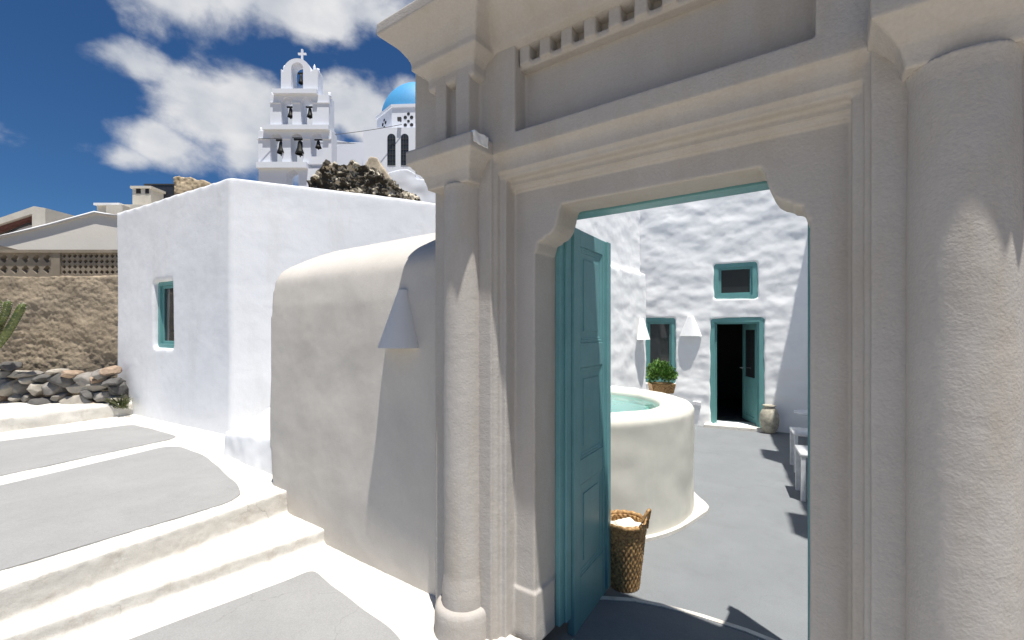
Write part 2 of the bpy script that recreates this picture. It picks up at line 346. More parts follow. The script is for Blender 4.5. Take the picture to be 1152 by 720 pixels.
# ------------------------------------------------------------------ street: two steps rising to the left
Z0, Z1, Z2 = .17, .28, .47
n2a, n2b = on_z(322, 552, Z2), on_z(0, 662, Z2)
n1a, n1b = on_z(354, 599, Z1), on_z(40, 705, Z1)
def line_x(a, b, y): return a.x+(b.x-a.x)*(y-a.y)/(b.y-a.y)
Y_IN, Y_OUT = 2.3, -2.6
bm = B()
prism(bm, [(line_x(n2a, n2b, Y_IN), Y_IN), (line_x(n2a, n2b, Y_OUT), Y_OUT), (-11.5, Y_OUT), (-11.5, 3.2), (-3.75, 3.2), (-3.75, Y_IN)], -.3, Z2)
prism(bm, [(line_x(n1a, n1b, Y_IN), Y_IN), (line_x(n1a, n1b, Y_OUT), Y_OUT), (-5.2, Y_OUT), (-5.2, Y_IN)], -.3, Z1)
prism(bm, [(1.3, 1.98), (1.3, Y_OUT), (-4.2, Y_OUT), (-4.2, 2.3), (-1.6, 2.3), (-1.6, 1.98)], -.3, Z0)
steps = melt('street_steps', bm, .016, M['white_ground'], smooth=1, disp=[(.003, 4, 1.3), (.0025, 13, 4.2), (.003, 34, 8.1)])
struct(steps)
# painted fillets: the limewash curves up where the street meets the walls
def round_poly(pts, r=.12, n=5):
    out_ = []; k = len(pts); P = [Vector(p[:2]) for p in pts]
    for i in range(k):
        a, b, c = P[i-1], P[i], P[(i+1) % k]
        rr = min(r, (a-b).length*.45, (c-b).length*.45)
        s, e = b+(a-b).normalized()*rr, b+(c-b).normalized()*rr
        for j in range(n+1):
            t = j/n; out_.append(s*(1-t)**2+b*2*t*(1-t)+e*t*t)
    return out_
def wobble(pts, amp=.012, step=.06):
    out_ = []
    for i in range(len(pts)):
        a, b = pts[i], pts[(i+1) % len(pts)]; m_ = max(1, int((b-a).length/step))
        for j in range(m_):
            p = a.lerp(b, j/m_); q = Vector((p.x*4, p.y*4, 1.7))
            out_.append(Vector((p.x+amp*mnoise.noise(q), p.y+amp*mnoise.noise(q+Vector((9, 3, 1))))))
    return out_
def slab(name, pts, z, m, lift=.007, r=.12):
    bm = B(); w = wobble(round_poly(pts, r))
    prism(bm, [(p.x, p.y) for p in w], z-.03, z+lift)
    return struct(obj(name, bm, m))
A_ = [on_z(*p, Z0) for p in ((352, 641), (384, 668), (433, 703), (470, 740))]
A_ += [Vector((-.6, -1.5, Z0)), Vector((-.9, -2.4, Z0))]
e1 = on_z(153, 718, Z0); e0 = on_z(338, 648, Z0); dd = (e1-e0).normalized(); A_ += [e0+dd*4.0, e0+dd*.08]
slab('street_paving', A_, Z0, M['cement'])
# a second painted slab of the lane, in front of the gate's right half
B_ = [on_z(*p, Z2) for p in ((203, 503), (232, 514), (267, 546), (270, 557), (257, 566), (100, 613), (20, 637))]
bx = on_z(20, 637, Z2); bd = (bx-on_z(257, 566, Z2)).normalized()
tl0, tl1 = on_z(185, 503, Z2), on_z(0, 547, Z2); td = (tl1-tl0).normalized()
B_ += [bx+bd*1.9, tl0+td*4.1, tl0]
slab('street_paving', B_, Z2, M['cement'])
c0, c1 = on_z(190, 495, Z2), on_z(0, 536, Z2); cd = (c1-c0).normalized()
k0, k1 = on_z(149, 478, Z2), on_z(0, 497, Z2); kd = (k1-k0).normalized()
slab('street_paving', [on_z(199, 491.5, Z2), c0, c0+cd*4.6, k0+kd*4.9, k0, on_z(175, 484, Z2)], Z2, M['cement'])

# ------------------------------------------------------------------ the gateway
K = .932
XF = Matrix.Translation((0, 0, CAM_H)) @ Matrix.Scale(K, 4)      # portal drawing -> metres
XM = -.745
gate = thing('gateway', 'tall stuccoed stone gateway with round half columns, moulded capitals and an open teal door', 'gateway', (XM*K, 2.1*K, Z0))
def both(f):
    f(lambda x: x, 1); f(lambda x: 2*XM-x, -1)
bm = B()
GB = -1.78                                    # foot of the gate in drawing units
def side(mx, s):
    def bx_(x0, x1, *r): a, b = sorted((mx(x0), mx(x1))); box(bm, a, b, *r)
    bx_(-2.02, -1.58, 2.00, 2.50, GB, 1.05)              # backing pier behind the column
    bx_(-1.62, -1.562, 2.03, 2.49, GB, 1.02)             # narrow fillets stepping in
    bx_(-1.62, -1.528, 2.065, 2.48, GB, .90)
    bx_(-1.60, -1.395, 2.16, 2.38, GB, .80); bx_(-1.60, -1.395 if s > 0 else -1.40, 2.37, 2.5, GB, 1.0)              # jamb
    bx_(-1.529, -1.381, 2.146, 2.37, GB, -1.482)         # jamb plinth
    bx_(-2.20, -1.58, 2.00, 2.50, 1.0, 1.8)              # attic behind the pilaster
    bx_(-1.92, -1.66, 1.955, 2.1, 1.0, 1.6)              # pilaster with a groove
    bx_(-1.92, -1.835, 1.90, 2.1, 1.0, 1.6); bx_(-1.76, -1.66, 1.90, 2.1, 1.0, 1.6)
    bx_(-1.60, -1.42, 2.00, 2.5, 1.0, 1.8)               # frame of the recessed panel
    # corbelled corner of the opening
    prof = [(-1.40, .44), (-1.385, .45), (-1.374, .485), (-1.372, .50), (-1.338, .508), (-1.330, .520), (-1.300, .530), (-1.275, .55), (-1.257, .58), (-1.245, .62), (-1.236, .66), (-1.2225, .69), (-1.2225, .74), (-1.40, .74)]
    prism(bm, [(mx(x), z) for x, z in prof], 2.16, 2.38, 'y')
both(side)
box(bm, -1.60, .11, 2.16, 2.38, .687, .92)
box(bm, -1.56, .07, 2.115, 2.40, .825, .95); box(bm, -1.56, .07, 2.135, 2.40, .805, .95)
prism(bm, [(2.075, .858), (2.06, .862), (2.055, .884), (2.04, .887), (2.04, .905), (2.037, .93), (2.030, .951), (2.020, .966), (2.018, .976), (2.0, .979), (2.0, 1.03), (2.5, 1.03), (2.5, .858)], -1.60, .11, 'x')
box(bm, -1.60, .11, 2.00, 2.5, 1.015, 1.075)
box(bm, -1.60, .11, 2.11, 2.5, 1.0, 1.8)
box(bm, -1.60, .11, 2.38, 2.5, .72, 1.1)
wall = melt('wall', bm, .0075, M['portal'], gate, smooth=2, disp=[(.0018, 4, 2.2), (.0008, 16, 6.1), (.0004, 50, 1.1)], xf=XF)
# centre cornice: a cove over the recess, plus the stepped crown above
bm = B()
prism(bm, [(2.02, 1.53), (1.985, 1.545), (1.95, 1.60), (1.89, 1.65), (1.835, 1.69), (1.81, 1.713), (1.80, 1.72), (1.80, 1.785), (1.82, 1.79), (2.0, 1.86), (2.5, 1.86), (2.5, 1.53)], -1.72, .23, 'x')
def cornice(mx, s):
    path = [(-1.95, 2.5), (-1.95, 1.93), (-1.655, 1.93), (-1.655, 2.1)]
    path = [(mx(x), y) for x, y in path]
    if s < 0: path = path[::-1]
    prof = [(-.12, 1.40), (.0, 1.40), (.022, 1.41), (.03, 1.425), (.03, 1.47), (.045, 1.50), (.085, 1.52), (.10, 1.53), (.10, 1.565), (.115, 1.60), (.15, 1.65), (.195, 1.69), (.225, 1.713), (.24, 1.72), (.24, 1.785), (.215, 1.792), (.0, 1.85), (-.12, 1.86)]
    sweep(bm, path, prof)
both(cornice)
box(bm, -2.0, .51, 2.02, 2.60, 1.8, 1.95)
prism(bm, [(-1.85, 1.94), (.36, 1.94), (.25, 2.2), (-.1, 2.45), (-1.39, 2.45), (-1.74, 2.2)], 2.08, 2.62, 'y')
melt('cornice', bm, .0085, M['portal'], gate, smooth=2, disp=[(.002, 4, 5.2), (.0008, 16, 3.1)], xf=XF)
# dentil course inside the recess
bm = B()
box(bm, -1.43, -.06, 2.050, 2.14, 1.425, 1.460)
box(bm, -1.43, -.06, 2.115, 2.14, 1.45, 1.56)
x = -1.475
step = (1.315-.672)/5
for i in range(-1, 12):
    g0 = -1.315+step*i            # centre of a gap
    a, b = g0+.033, g0+step-.033
    a, b = max(a, -1.43), min(b, -.06)
    if b-a > .01: box(bm, a, b, 2.030, 2.14, 1.44, 1.56)
melt('dentil_course', bm, .0065, M['portal'], gate, smooth=2, disp=[(.002, 14, 3)], xf=XF)
# columns and capitals
def colcap(mx, s):
    cx = mx(-1.785); bm = B(); rr = .117 if s > 0 else .134
    if s < 0: cx = .314
    lathe(bm, [(.001, GB), (rr+.012, GB), (rr+.010, -1.5), (rr, -1.40), (rr, .2), (rr-.006, .78), (rr-.002, .82), (rr+.006, .84), (.001, .845)], 48, (cx, 2.0, 0))
    col = melt('column', bm, .0085, M['portal'], gate, smooth=2, disp=[(.002, 4, 7.2), (.0008, 20, 3.1), (.0004, 55, 3)], xf=XF)
    bm = B()
    lathe(bm, [(.001, GB-.03), (.166, GB-.03), (.170, GB), (.170, -1.63), (.166, -1.595), (.152, -1.575), (.12, -1.57), (.001, -1.57)], 48, (cx, 2.0, 0))
    melt('base', bm, .0085, M['portal'], col, smooth=2, disp=[(.002, 8, 1.2), (.001, 24, 3)], xf=XF)
    bm = B()
    path = [(-1.985, 2.3), (-1.985, 1.90), (-1.66, 1.90), (-1.66, 2.12)]
    path = [(mx(x_), y_) for x_, y_ in path]
    if s < 0: path = path[::-1]
    prof = [(-.12, .83), (.0, .83), (.004, .86), (.018, .90), (.045, .935), (.068, .958), (.074, .968), (.09, .973), (.09, 1.05), (.08, 1.056), (0, 1.068), (-.12, 1.07)]
    sweep(bm, path, prof)
    melt('capital', bm, .0075, M['portal'], col, smooth=2, disp=[(.002, 7, 2.9), (.001, 20, 3)], xf=XF)
both(colcap)
bm = B(); box(bm, -1.64, -1.566, 1.835, 1.96, 1.0, 1.064)  # small white block on the right corner of the left capital
melt('white_corner', bm, .006, M['white'], gate, smooth=2, disp=[(.006, 30, 2)], xf=XF)
# door frame and the two leaves
bm = B()
box(bm, -1.393, -1.36, 2.385, 2.50, GB, .70); box(bm, -.112, -.097, 2.385, 2.50, GB, .70); box(bm, -1.36, -.112, 2.385, 2.50, .678, .70)
box(bm, -1.36, -1.345, 2.44, 2.50, GB, .678)
bmesh.ops.transform(bm, matrix=XF, verts=bm.verts)
obj('door_frame', bm, M['teal'], gate, bevel=.002, seg=1)
def leaf(hx, ang, flip):
    """built shut along +X from the hinge, outside face at y=0"""
    W_, T_, ZB, ZT = .605, .045, -1.9, .645
    bm = B(); st = .10
    rails = [(ZB, -1.58), (-.99, -.83), (-.24, -.08), (.54, ZT)]
    box(bm, 0, st, 0, T_, ZB, ZT); box(bm, W_-st, W_, 0, T_, ZB, ZT)
    for a, b in rails: box(bm, st, W_-st, .002, T_-.002, a, b)
    for (a, b) in zip(rails, rails[1:]):
        z0, z1 = a[1], b[0]; x0, x1 = st, W_-st
        box(bm, x0, x1, .014, T_-.014, z0, z1)                       # sunk panel
        for (d0, y_) in ((.018, .006), (.036, .010)):                 # moulding round the panel
            box(bm, x0, x0+d0, y_, T_-y_, z0, z1); box(bm, x1-d0, x1, y_, T_-y_, z0, z1)
            box(bm, x0+d0, x1-d0, y_, T_-y_, z0, z0+d0); box(bm, x0+d0, x1-d0, y_, T_-y_, z1-d0, z1)
        vs = box(bm, x0+.075, x1-.075, .008, T_-.008, z0+.075, z1-.075)
    box(bm, W_-.055, W_+.012, -.018, .004, ZB+.03, ZT-.004)           # closing batten
    m4 = Matrix.Translation((hx, 2.52, 0)) @ Matrix.Rotation(ang, 4, 'Z') @ (Matrix.Scale(-1, 4, (1, 0, 0)) if flip else Matrix())
    bmesh.ops.transform(bm, matrix=XF @ m4, verts=bm.verts)
    lf = obj('door_leaf', bm, M['teal'], gate, bevel=.003, seg=1)
    return lf
leaf(-1.335, R(94), False); leaf(-.108, R(-92.5), True)

# threshold slab with its painted nosing
bm = B(); th = []
def nose(t): return Vector((-2.0+2.2*t, 2.86-.02*math.cos(t*3)+.14*(t-.5)**2, 0))
arc = [on_z(*p, .03) for p in ((640, 672), (680, 671.5), (714, 674), (745, 680), (790, 692), (840, 708), (890, 728))]
def band(name, pts, w, z0, z1, m):
    bm = B(); P = [Vector((p.x, p.y)) for p in pts]; L_, R_ = [], []
    for i, p in enumerate(P):
        t = (P[min(i+1, len(P)-1)]-P[max(i-1, 0)]).normalized(); nn = Vector((-t.y, t.x)); L_.append(p+nn*w/2); R_.append(p-nn*w/2)
    prism(bm, [(p.x, p.y) for p in L_+R_[::-1]], z0, z1); return struct(obj(name, bm, m))
prism(bm, [(p.x, p.y) for p in arc]+[(.05, 1.985), (-1.42, 1.985), (-1.42, arc[0].y)], -.1, .022)
struct(obj('threshold', bm, M['floor']))
band('threshold_edge', arc, .035, -.05, .027, M['white_ground'])

# ------------------------------------------------------------------ courtyard
bm = B(); prism(bm, [(-3.6, 2.2), (1.6, 2.2), (1.2, 10.2), (-3.6, 9.4)], -.15, 0.0)
struct(obj('courtyard_floor', bm, M['floor']))
# far house: local frame, x along the wall to the right, y into the house, origin at a point on its foot
FW = Vector((-1.507, 9.17, 0)); FA = math.atan2(.17, .985)
house = thing('courtyard_house', 'white lumpy plastered house at the back of the courtyard with teal door and windows', 'house', FW, FA)
HM = WM[house.name]; HI = HM.inverted()
def fwpx(px, py):              # local x,z where a photo ray meets the wall plane
    o_ = HI @ Vector((0, 0, CAM_H)); d_ = HI.to_3x3() @ pxdir(px, py); t_ = -o_.y/d_.y; q = o_+d_*t_
    return q.x, q.z
dx0, dz1 = fwpx(799, 358); dx1, _ = fwpx(859.5, 358); dz0 = fwpx(829, 479)[1]
wx0, wz1 = fwpx(803.5, 297); wx1, wz0 = fwpx(852, 335.5)
lx0, lz1 = fwpx(724, 358); lx1, lz0 = fwpx(760, 432)
bm = B(); box(bm, -2.6, 2.4, 0, .45, -.1, 6.0)
cut = []
for (a, b, c, d) in ((dx0, dx1, dz0, dz1), (wx0, wx1, wz0, wz1), (lx0, lx1, lz0, lz1)):
    cb = B(); box(cb, a, b, -.2, .6, c, d); cut.append(cb)
def lumps(n):
    return n
melt('wall', bm, .026, M['white_rough'], house, smooth=3, cut=cut, local=True,
     disp=[(.018, (2.4, 2.4, 3.6), 11.3), (.009, (5, 5, 7.5), 4.7), (.003, 16, 2.2)])
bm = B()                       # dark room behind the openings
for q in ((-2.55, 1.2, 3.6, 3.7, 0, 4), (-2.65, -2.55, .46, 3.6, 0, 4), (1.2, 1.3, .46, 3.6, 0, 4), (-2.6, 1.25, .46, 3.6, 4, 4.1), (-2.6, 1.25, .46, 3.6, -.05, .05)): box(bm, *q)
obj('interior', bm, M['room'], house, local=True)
def frame(bm, x0, x1, z0, z1, y0, y1, w, sill=True):
    box(bm, x0, x0+w, y0, y1, z0, z1); box(bm, x1-w, x1, y0, y1, z0, z1); box(bm, x0+w, x1-w, y0, y1, z1-w, z1)
    if sill: box(bm, x0+w, x1-w, y0, y1, z0, z0+w)
def window(parent, x0, x1, z0, z1, y, m, w=.085, mullion=False):
    bm = B(); frame(bm, x0-.01, x1+.01, z0-.01, z1+.01, y, y+.10, w)
    frame(bm, x0+w-.01, x1-w+.01, z0+w-.01, z1-w+.01, y+.03, y+.08, w*.5)
    if mullion: box(bm, (x0+x1)/2-.02, (x0+x1)/2+.02, y+.032, y+.078, z0+w, z1-w)
    wf = obj('window', bm, m, parent, local=True, bevel=.006, seg=2)
    bm = B(); box(bm, x0+w, x1-w, y+.05, y+.06, z0+w, z1-w); obj('pane', bm, M['glass'], wf, local=True)
    bm = B(); box(bm, x0-.02, x1+.02, y-.05, y-.001, z0-.05, z0+.012)
    return wf
window(house, wx0, wx1, wz0, wz1, .02, M['teal_far'])
window(house, lx0, lx1, lz0, lz1, .02, M['teal_far'])
bm = B(); frame(bm, dx0-.01, dx1+.01, dz0, dz1+.01, .02, .16, .085, False)
frame(bm, dx0+.075, dx1-.075, dz0, dz1-.075, .07, .15, .035, False)
dfr = obj('door_frame', bm, M['teal_far'], house, local=True, bevel=.006, seg=2)
bm = B(); box(bm, dx0-.1, dx1+.1, -.16, .5, -.05, dz0); obj('doorstep', bm, M['white_ground'], house, local=True, bevel=.015, seg=2)
# open door leaf, swung inwards on the right
lw = dx1-dx0-.2; lh = dz1-.1-dz0-.02; hinge = Matrix.Translation((dx1-.10, .15, dz0+.015)) @ Matrix.Rotation(R(-70), 4, 'Z') @ Matrix.Scale(-1, 4, (1, 0, 0))
bm = B(); frame(bm, 0, lw, 0, lh, 0, .04, .11); box(bm, .11, lw-.11, .0, .04, .70, .84)
box(bm, .11, lw-.11, .012, .028, .11, .70); box(bm, .17, lw-.17, .004, .036, .17, .64)
bmesh.ops.transform(bm, matrix=hinge, verts=bm.verts); dl = obj('door_leaf', bm, M['teal_far'], house, local=True, bevel=.004, seg=1)
bm = B(); box(bm, .11, lw-.11, .017, .023, .84, lh-.11, hinge); obj('pane', bm, M['glass'], dl, local=True)
bm = B(); tube(bm, [hinge @ Vector(p) for p in ((lw-.05, -.005, 1.0), (lw-.05, -.06, 1.0), (lw-.17, -.06, 1.0))], .009); obj('handle', bm, M['plastic'], dl, local=True)
# small white outdoor sockets by the door
sx, sz = fwpx(784, 454)
bm = B(); box(bm, sx-.07, sx-.005, -.05, .03, sz-.02, sz+.04); box(bm, sx+.005, sx+.075, -.06, .03, sz-.03, sz+.035); box(bm, sx+.0, sx+.05, -.045, .03, sz-.12, sz-.04)
obj('socket', bm, M['plastic'], house, local=True, bevel=.008, seg=2)

# left courtyard wall with a thicker lower part
lw_t = thing('courtyard_wall', 'high white plastered courtyard wall meeting the house behind the plunge pool', 'wall', (-3.3, 7.0, 0))
c_far = at(722, 372, 8.05)
bm = B()
ax, ay = c_far.x, c_far.y+.25
prism(bm, [(ax, ay), (ax-.28, 4.3), (ax-.8, 4.3), (ax-.7, ay+.1)], -.1, 2.82)
prism(bm, [(ax-.11, ay), (ax-.37, 4.3), (ax-.8, 4.3), (ax-.7, ay+.1)], 2.7, 5.6)
melt('wall', bm, .03, M['white_rough'], lw_t, smooth=3, disp=[(.014, (2.2, 2.2, 3.4), 31.3), (.007, (5, 5, 7.5), 14.7), (.003, 15, 2.2)])
# tall building along the right of the courtyard (only its shade and edge are seen)
rb = thing('side_building', 'tall white building along the right side of the courtyard casting its shadow on the floor', 'building', (.8, 6.5, 0))
def rwx(y): return .56-.19*(y-6.9)
bm = B()
prism(bm, [(rwx(3.75), 3.75), (rwx(9.6), 9.6), (rwx(9.6)+1.4, 9.7), (rwx(3.75)+1.7, 3.75)], -.1, 6.4)
prism(bm, [(.50, 2.22), (2.2, 2.22), (2.2, 3.9), (1.8, 3.9), (1.8, 2.5), (.50, 2.5)], -.1, 2.7)      # its low yard wall meets the gate
for ya, yb_, hh_ in ((6.25, 6.8, 7.6), (3.75, 4.3, 7.3)):
    prism(bm, [(rwx(ya), ya), (rwx(yb_), yb_), (rwx(yb_)+.7, yb_), (rwx(ya)+.7, ya)], 6.2, hh_)
melt('wall', bm, .04, M['white_rough'], rb, smooth=2, disp=[(.02, 3, 3.3), (.006, 14, 2.2)])

# plunge pool
PC = Vector((-2.35, 4.5, 0))
pool = thing('plunge_pool', 'round raised plunge pool with thick cream plastered rim and pale aqua water', 'pool', PC)
bm = B(); lathe(bm, [(.001, -.05), (1.2, -.05), (1.2, 1.00), (1.16, 1.05), (.90, 1.05), (.86, 1.02), (.84, .55), (.001, .55)], 96, cap=False)
bmesh.ops.holes_fill(bm, edges=[e for e in bm.edges if e.is_boundary])
melt('basin', bm, .02, M['pool'], pool, smooth=4, local=True, disp=[(.018, 1.6, 3.1), (.006, 5, 7)])
bm = B(); lathe(bm, [(.001, .60), (.80, .60), (.835, .62), (.838, .97), (.845, .972), (.845, .58), (.001, .58)], 64, cap=False); obj('lining', bm, M['pool_lining'], pool, local=True, smooth=True)
bm = B(); lathe(bm, [(.001, .99), (.836, .99)], 64, cap=False); obj('water', bm, M['water'], pool, local=True, smooth=True)
# painted curb round its foot
pts = []
for k in range(72):
    a = 2*math.pi*k/72; r = 1.255+.03*mnoise.noise(Vector((math.cos(a)*1.3, math.sin(a)*1.3, 2)))
    r += .06*math.exp(-((a-R(-12))/.13)**2)+.075*math.exp(-((a-R(14))/.16)**2)+.08*math.exp(-((a-R(50))/.18)**2)
    pts.append((PC.x+r*math.cos(a), PC.y+r*math.sin(a)))
bm = B(); prism(bm, pts, -.05, .03)
struct(obj('painted_kerb', bm, M['white_ground'], bevel=.012, seg=2))
# ledge between pool and house
bm = B(); box(bm, -3.5, -1.80, 5.75, 6.15, -.05, .98); box(bm, -3.5, -2.3, 5.4, 6.3, -.05, .98)
led = melt('masonry_ledge', bm, .025, M['white_rough'], base=(-2.6, 6.2, 0), smooth=3, disp=[(.012, 4, 1)])
tag(led, 'low white plastered ledge behind the round plunge pool carrying the planted pot', 'ledge')

def wall_lamp(pos, rz, label, r=.17, h=.36, dp=.8, rt=.055):
    """half cone plaster shade, flat back on the wall, local -y is away from the wall"""
    t = thing('wall_lamp', label, 'wall lamp', pos, rz, 'conical plaster wall lamps')
    bm = B(); n = 24; top, bot, ti = [], [], []
    for k in range(n+1):
        a = math.pi+math.pi*k/n; cx_, sy_ = math.cos(a), math.sin(a)
        top.append(bm.verts.new((rt*cx_, rt*.8*sy_, h))); bot.append(bm.verts.new((r*cx_, r*dp*sy_, 0))); ti.append(bm.verts.new(((r-.02)*cx_, (r-.025)*dp*sy_, .0)))
    it = [bm.verts.new((rt*.6*math.cos(math.pi+math.pi*k/n), rt*.5*math.sin(math.pi+math.pi*k/n), h-.03)) for k in range(n+1)]
    for k in range(n):
        bm.faces.new((top[k], top[k+1], bot[k+1], bot[k])); bm.faces.new((bot[k], bot[k+1], ti[k+1], ti[k])); bm.faces.new((ti[k], ti[k+1], it[k+1], it[k]))
    bm.faces.new(top); bm.faces.new(it)
    obj('shade', bm, M['white_rough'] if 'house' in label or 'courtyard' in label else M['lamp'], t, local=True, smooth=False, bevel=.004, seg=2)
    bm = B(); lathe(bm, [(.001, 0), (.02, .01), (.024, .04), (.014, .08), (.001, .1)], 12, (0, -.045, .02)); obj('bulb', bm, M['plastic'], t, local=True, smooth=True)
    return t
lx, lz = fwpx(777, 378); wall_lamp(HM @ Vector((lx, -.005, lz)), FA, 'white cone wall lamp on the lumpy house wall between window and door', r=.20, h=.37, dp=.5)
q = at(721.5, 382, 7.95); wall_lamp((ax+.01, ay-.32, q.z), R(90), 'white cone wall lamp in profile on the courtyard side wall above the pool', r=.2, h=.38, dp=.75)

# planted pot on the ledge
pp = at(742.5, 436, 5.92)
pl = thing('potted_bush', 'small round green bush in a square wicker pot behind the plunge pool', 'potted plant', (pp.x, pp.y+.05, .985), R(30))
bm = B(); vs = prism(bm, [(-.15, -.15), (.15, -.15), (.15, .15), (-.15, .15)], 0, .12)
for v in bm.verts:
    if v.co.z < .01: v.co.x *= .85; v.co.y *= .85
obj('pot', bm, M['wicker'], pl, local=True, bevel=.01, seg=2)
def leaf_ball(n, rx, rz_, zc, size, seed, clumps=26):
    rnd = random.Random(seed); bm = B(); cl = []
    for _ in range(clumps):
        u = rnd.uniform(-.35, 1); a = rnd.uniform(0, 6.283); s = math.sqrt(max(0, 1-u*u)); rr = rnd.uniform(.62, 1.0); cl.append(Vector((rx*rr*s*math.cos(a), rx*rr*s*math.sin(a), zc+rz_*rr*u)))
    for _ in range(n):
        c = rnd.choice(cl); p = c+Vector((rnd.gauss(0, .3), rnd.gauss(0, .3), rnd.gauss(0, .3)))*rx*.45
        d = (p-Vector((0, 0, zc-.05))).normalized()+Vector((rnd.uniform(-.6, .6), rnd.uniform(-.6, .6), rnd.uniform(-.3, .7))); d.normalize()
        sd = d.cross(Vector((rnd.random()-.5, rnd.random()-.5, rnd.random()-.5))).normalized()
        s = size*rnd.uniform(.6, 1.25)
        v = [bm.verts.new(p), bm.verts.new(p+d*s*.5+sd*s*.28), bm.verts.new(p+d*s), bm.verts.new(p+d*s*.5-sd*s*.28)]; bm.faces.new(v)
    return bm
obj('foliage', leaf_ball(4200, .165, .15, .22, .036, 3, 60), M['leaf'], pl, local=True)

# basket with rolled towels behind the door leaf
bk = thing('wicker_basket', 'tall brown woven seagrass basket with loop handles beside the open teal door', 'basket', (-1.225, 3.06, .0))
bm = B(); n = 96; rows = 64; HB = .45
def brad(z): return .098+.05*(z/HB)**.9
def weave(bm, r0, rows, n, inner=False):
    rings = []
    for i in range(rows+1):
        z = .0+HB*i/rows; ring = []
        for k in range(n):
            a = 2*math.pi*k/n; w = math.sin(a*24+(math.pi if (i//4) % 2 else 0))*abs(math.sin(math.pi*i/4))
            r = brad(z)+.006*w+.003*mnoise.noise(Vector((math.cos(a)*9, math.sin(a)*9, z*40)))-(.02 if inner else 0)
            ring.append(bm.verts.new((r*math.cos(a), r*math.sin(a), z)))
        rings.append(ring)
    for a_, b_ in zip(rings, rings[1:]):
        for k in range(n): bm.faces.new((a_[k], a_[(k+1) % n], b_[(k+1) % n], b_[k]))
    return rings
ro = weave(bm, 0, rows, n); ri = weave(bm, 0, rows, n, True)
for k in range(n): bm.faces.new((ro[-1][k], ro[-1][(k+1) % n], ri[-1][(k+1) % n], ri[-1][k]))
bm.faces.new(ro[0]); bm.faces.new(ri[0])
obj('basket_body', bm, M['wicker'], bk, local=True, smooth=True)
bm = B(); tube(bm, [(.148*math.cos(a), .148*math.sin(a), HB+.006+.004*math.sin(a*17)) for a in [2*math.pi*k/60 for k in range(61)]], .016, 10); obj('rim', bm, M['wicker'], bk, local=True, smooth=True)
for a0 in (R(-8), R(172)):
    P = []
    for k in range(17):
        t = k/16; a = a0+(t-.5)*.75; P.append((.152*math.cos(a)+.035*math.sin(math.pi*t)*math.cos(a0), .152*math.sin(a)+.035*math.sin(math.pi*t)*math.sin(a0), HB-.02+.15*math.sin(math.pi*t)**.7))
    bm = B(); tube(bm, P, .011, 8); obj('handle', bm, M['wicker'], bk, local=True, smooth=True)
bm = B()
for (x_, y_, z_, a, ln_) in ((-.04, -.04, .395, .3, .2), (.035, .04, .39, .5, .2), (0, .0, .415, 1.2, .17)):
    P = [(-1.225+x_+math.cos(a)*ln_*(t-.5), 3.06+y_+math.sin(a)*ln_*(t-.5), z_) for t in (0, .1, .5, .9, 1)]
    tube(bm, P, [.03, .05, .055, .05, .03], 14)
tw = melt('towel', bm, .008, M['towel'], base=(-1.225, 3.06, .43), smooth=3, disp=[(.008, 12, 3), (.003, 40, 2)])
tag(tw, 'cream rolled towel bundle stuffed in the top of the seagrass basket', 'towel')

# jar beside the far door
jp = on_z(865.5, 487, .0)
bm = B(); lathe(bm, [(.001, 0), (.085, 0), (.095, .02), (.14, .12), (.155, .22), (.15, .32), (.115, .41), (.085, .445), (.085, .46), (.105, .475), (.105, .488), (.085, .49), (.07, .47), (.07, .40), (.001, .38)], 40, (jp.x, jp.y, 0), cap=False)
j = obj('clay_jar', bm, M['jar'], base=(jp.x, jp.y, 0), smooth=True); tag(j, 'mottled buff clay jar standing right of the far teal doorway', 'jar')

# white furniture in the shade on the right
def stool(c, rz, label, w=.42, h=.5):
    t = thing('stool', label, 'stool', c, rz, 'white stools in the courtyard shade')
    bm = B(); box(bm, -w/2, w/2, -w/2, w/2, h-.035, h); obj('seat', bm, M['plastic'], t, local=True, bevel=.012, seg=3)
    for sx_ in (-1, 1):
        for sy_ in (-1, 1):
            x_, y_ = sx_*(w/2-.025), sy_*(w/2-.025)
            bm = B(); vs = box(bm, x_-.02, x_+.02, y_-.02, y_+.02, 0, h-.037); obj('leg', bm, M['plastic'], t, local=True, bevel=.005, seg=2)
    bm = B(); frame(bm, -w/2+.01, w/2-.01, 0, 0, 0, 0, 0, False) if False else None
    return t
s1 = on_z(892.5, 526, 0); stool((s1.x+.19, s1.y+.0, 0), R(11), 'white square stool standing nearer the clay jar in the courtyard shade')
s2 = on_z(904, 553, 0); stool((s2.x+.16, s2.y-.12, 0), R(11), 'white square stool mostly hidden by the right gate jamb')
t_ = at(899.5, 464, 6.9)
tb = thing('side_table', 'white round pedestal table near the house wall behind the stools', 'table', (t_.x+.13, t_.y, 0))
bm = B(); lathe(bm, [(.001, t_.z-.01), (.19, t_.z-.01), (.205, t_.z), (.20, t_.z+.02), (.001, t_.z+.02)], 32, cap=False); obj('tabletop', bm, M['plastic'], tb, local=True, smooth=False)
bm = B(); tube(bm, [(0, 0, .02), (0, 0, t_.z-.012)], .025, 12); obj('pedestal', bm, M['plastic'], tb, local=True, smooth=True)
bm = B(); lathe(bm, [(.001, 0), (.17, 0), (.165, .015), (.03, .035), (.001, .035)], 24, cap=False); obj('foot', bm, M['plastic'], tb, local=True, smooth=True)

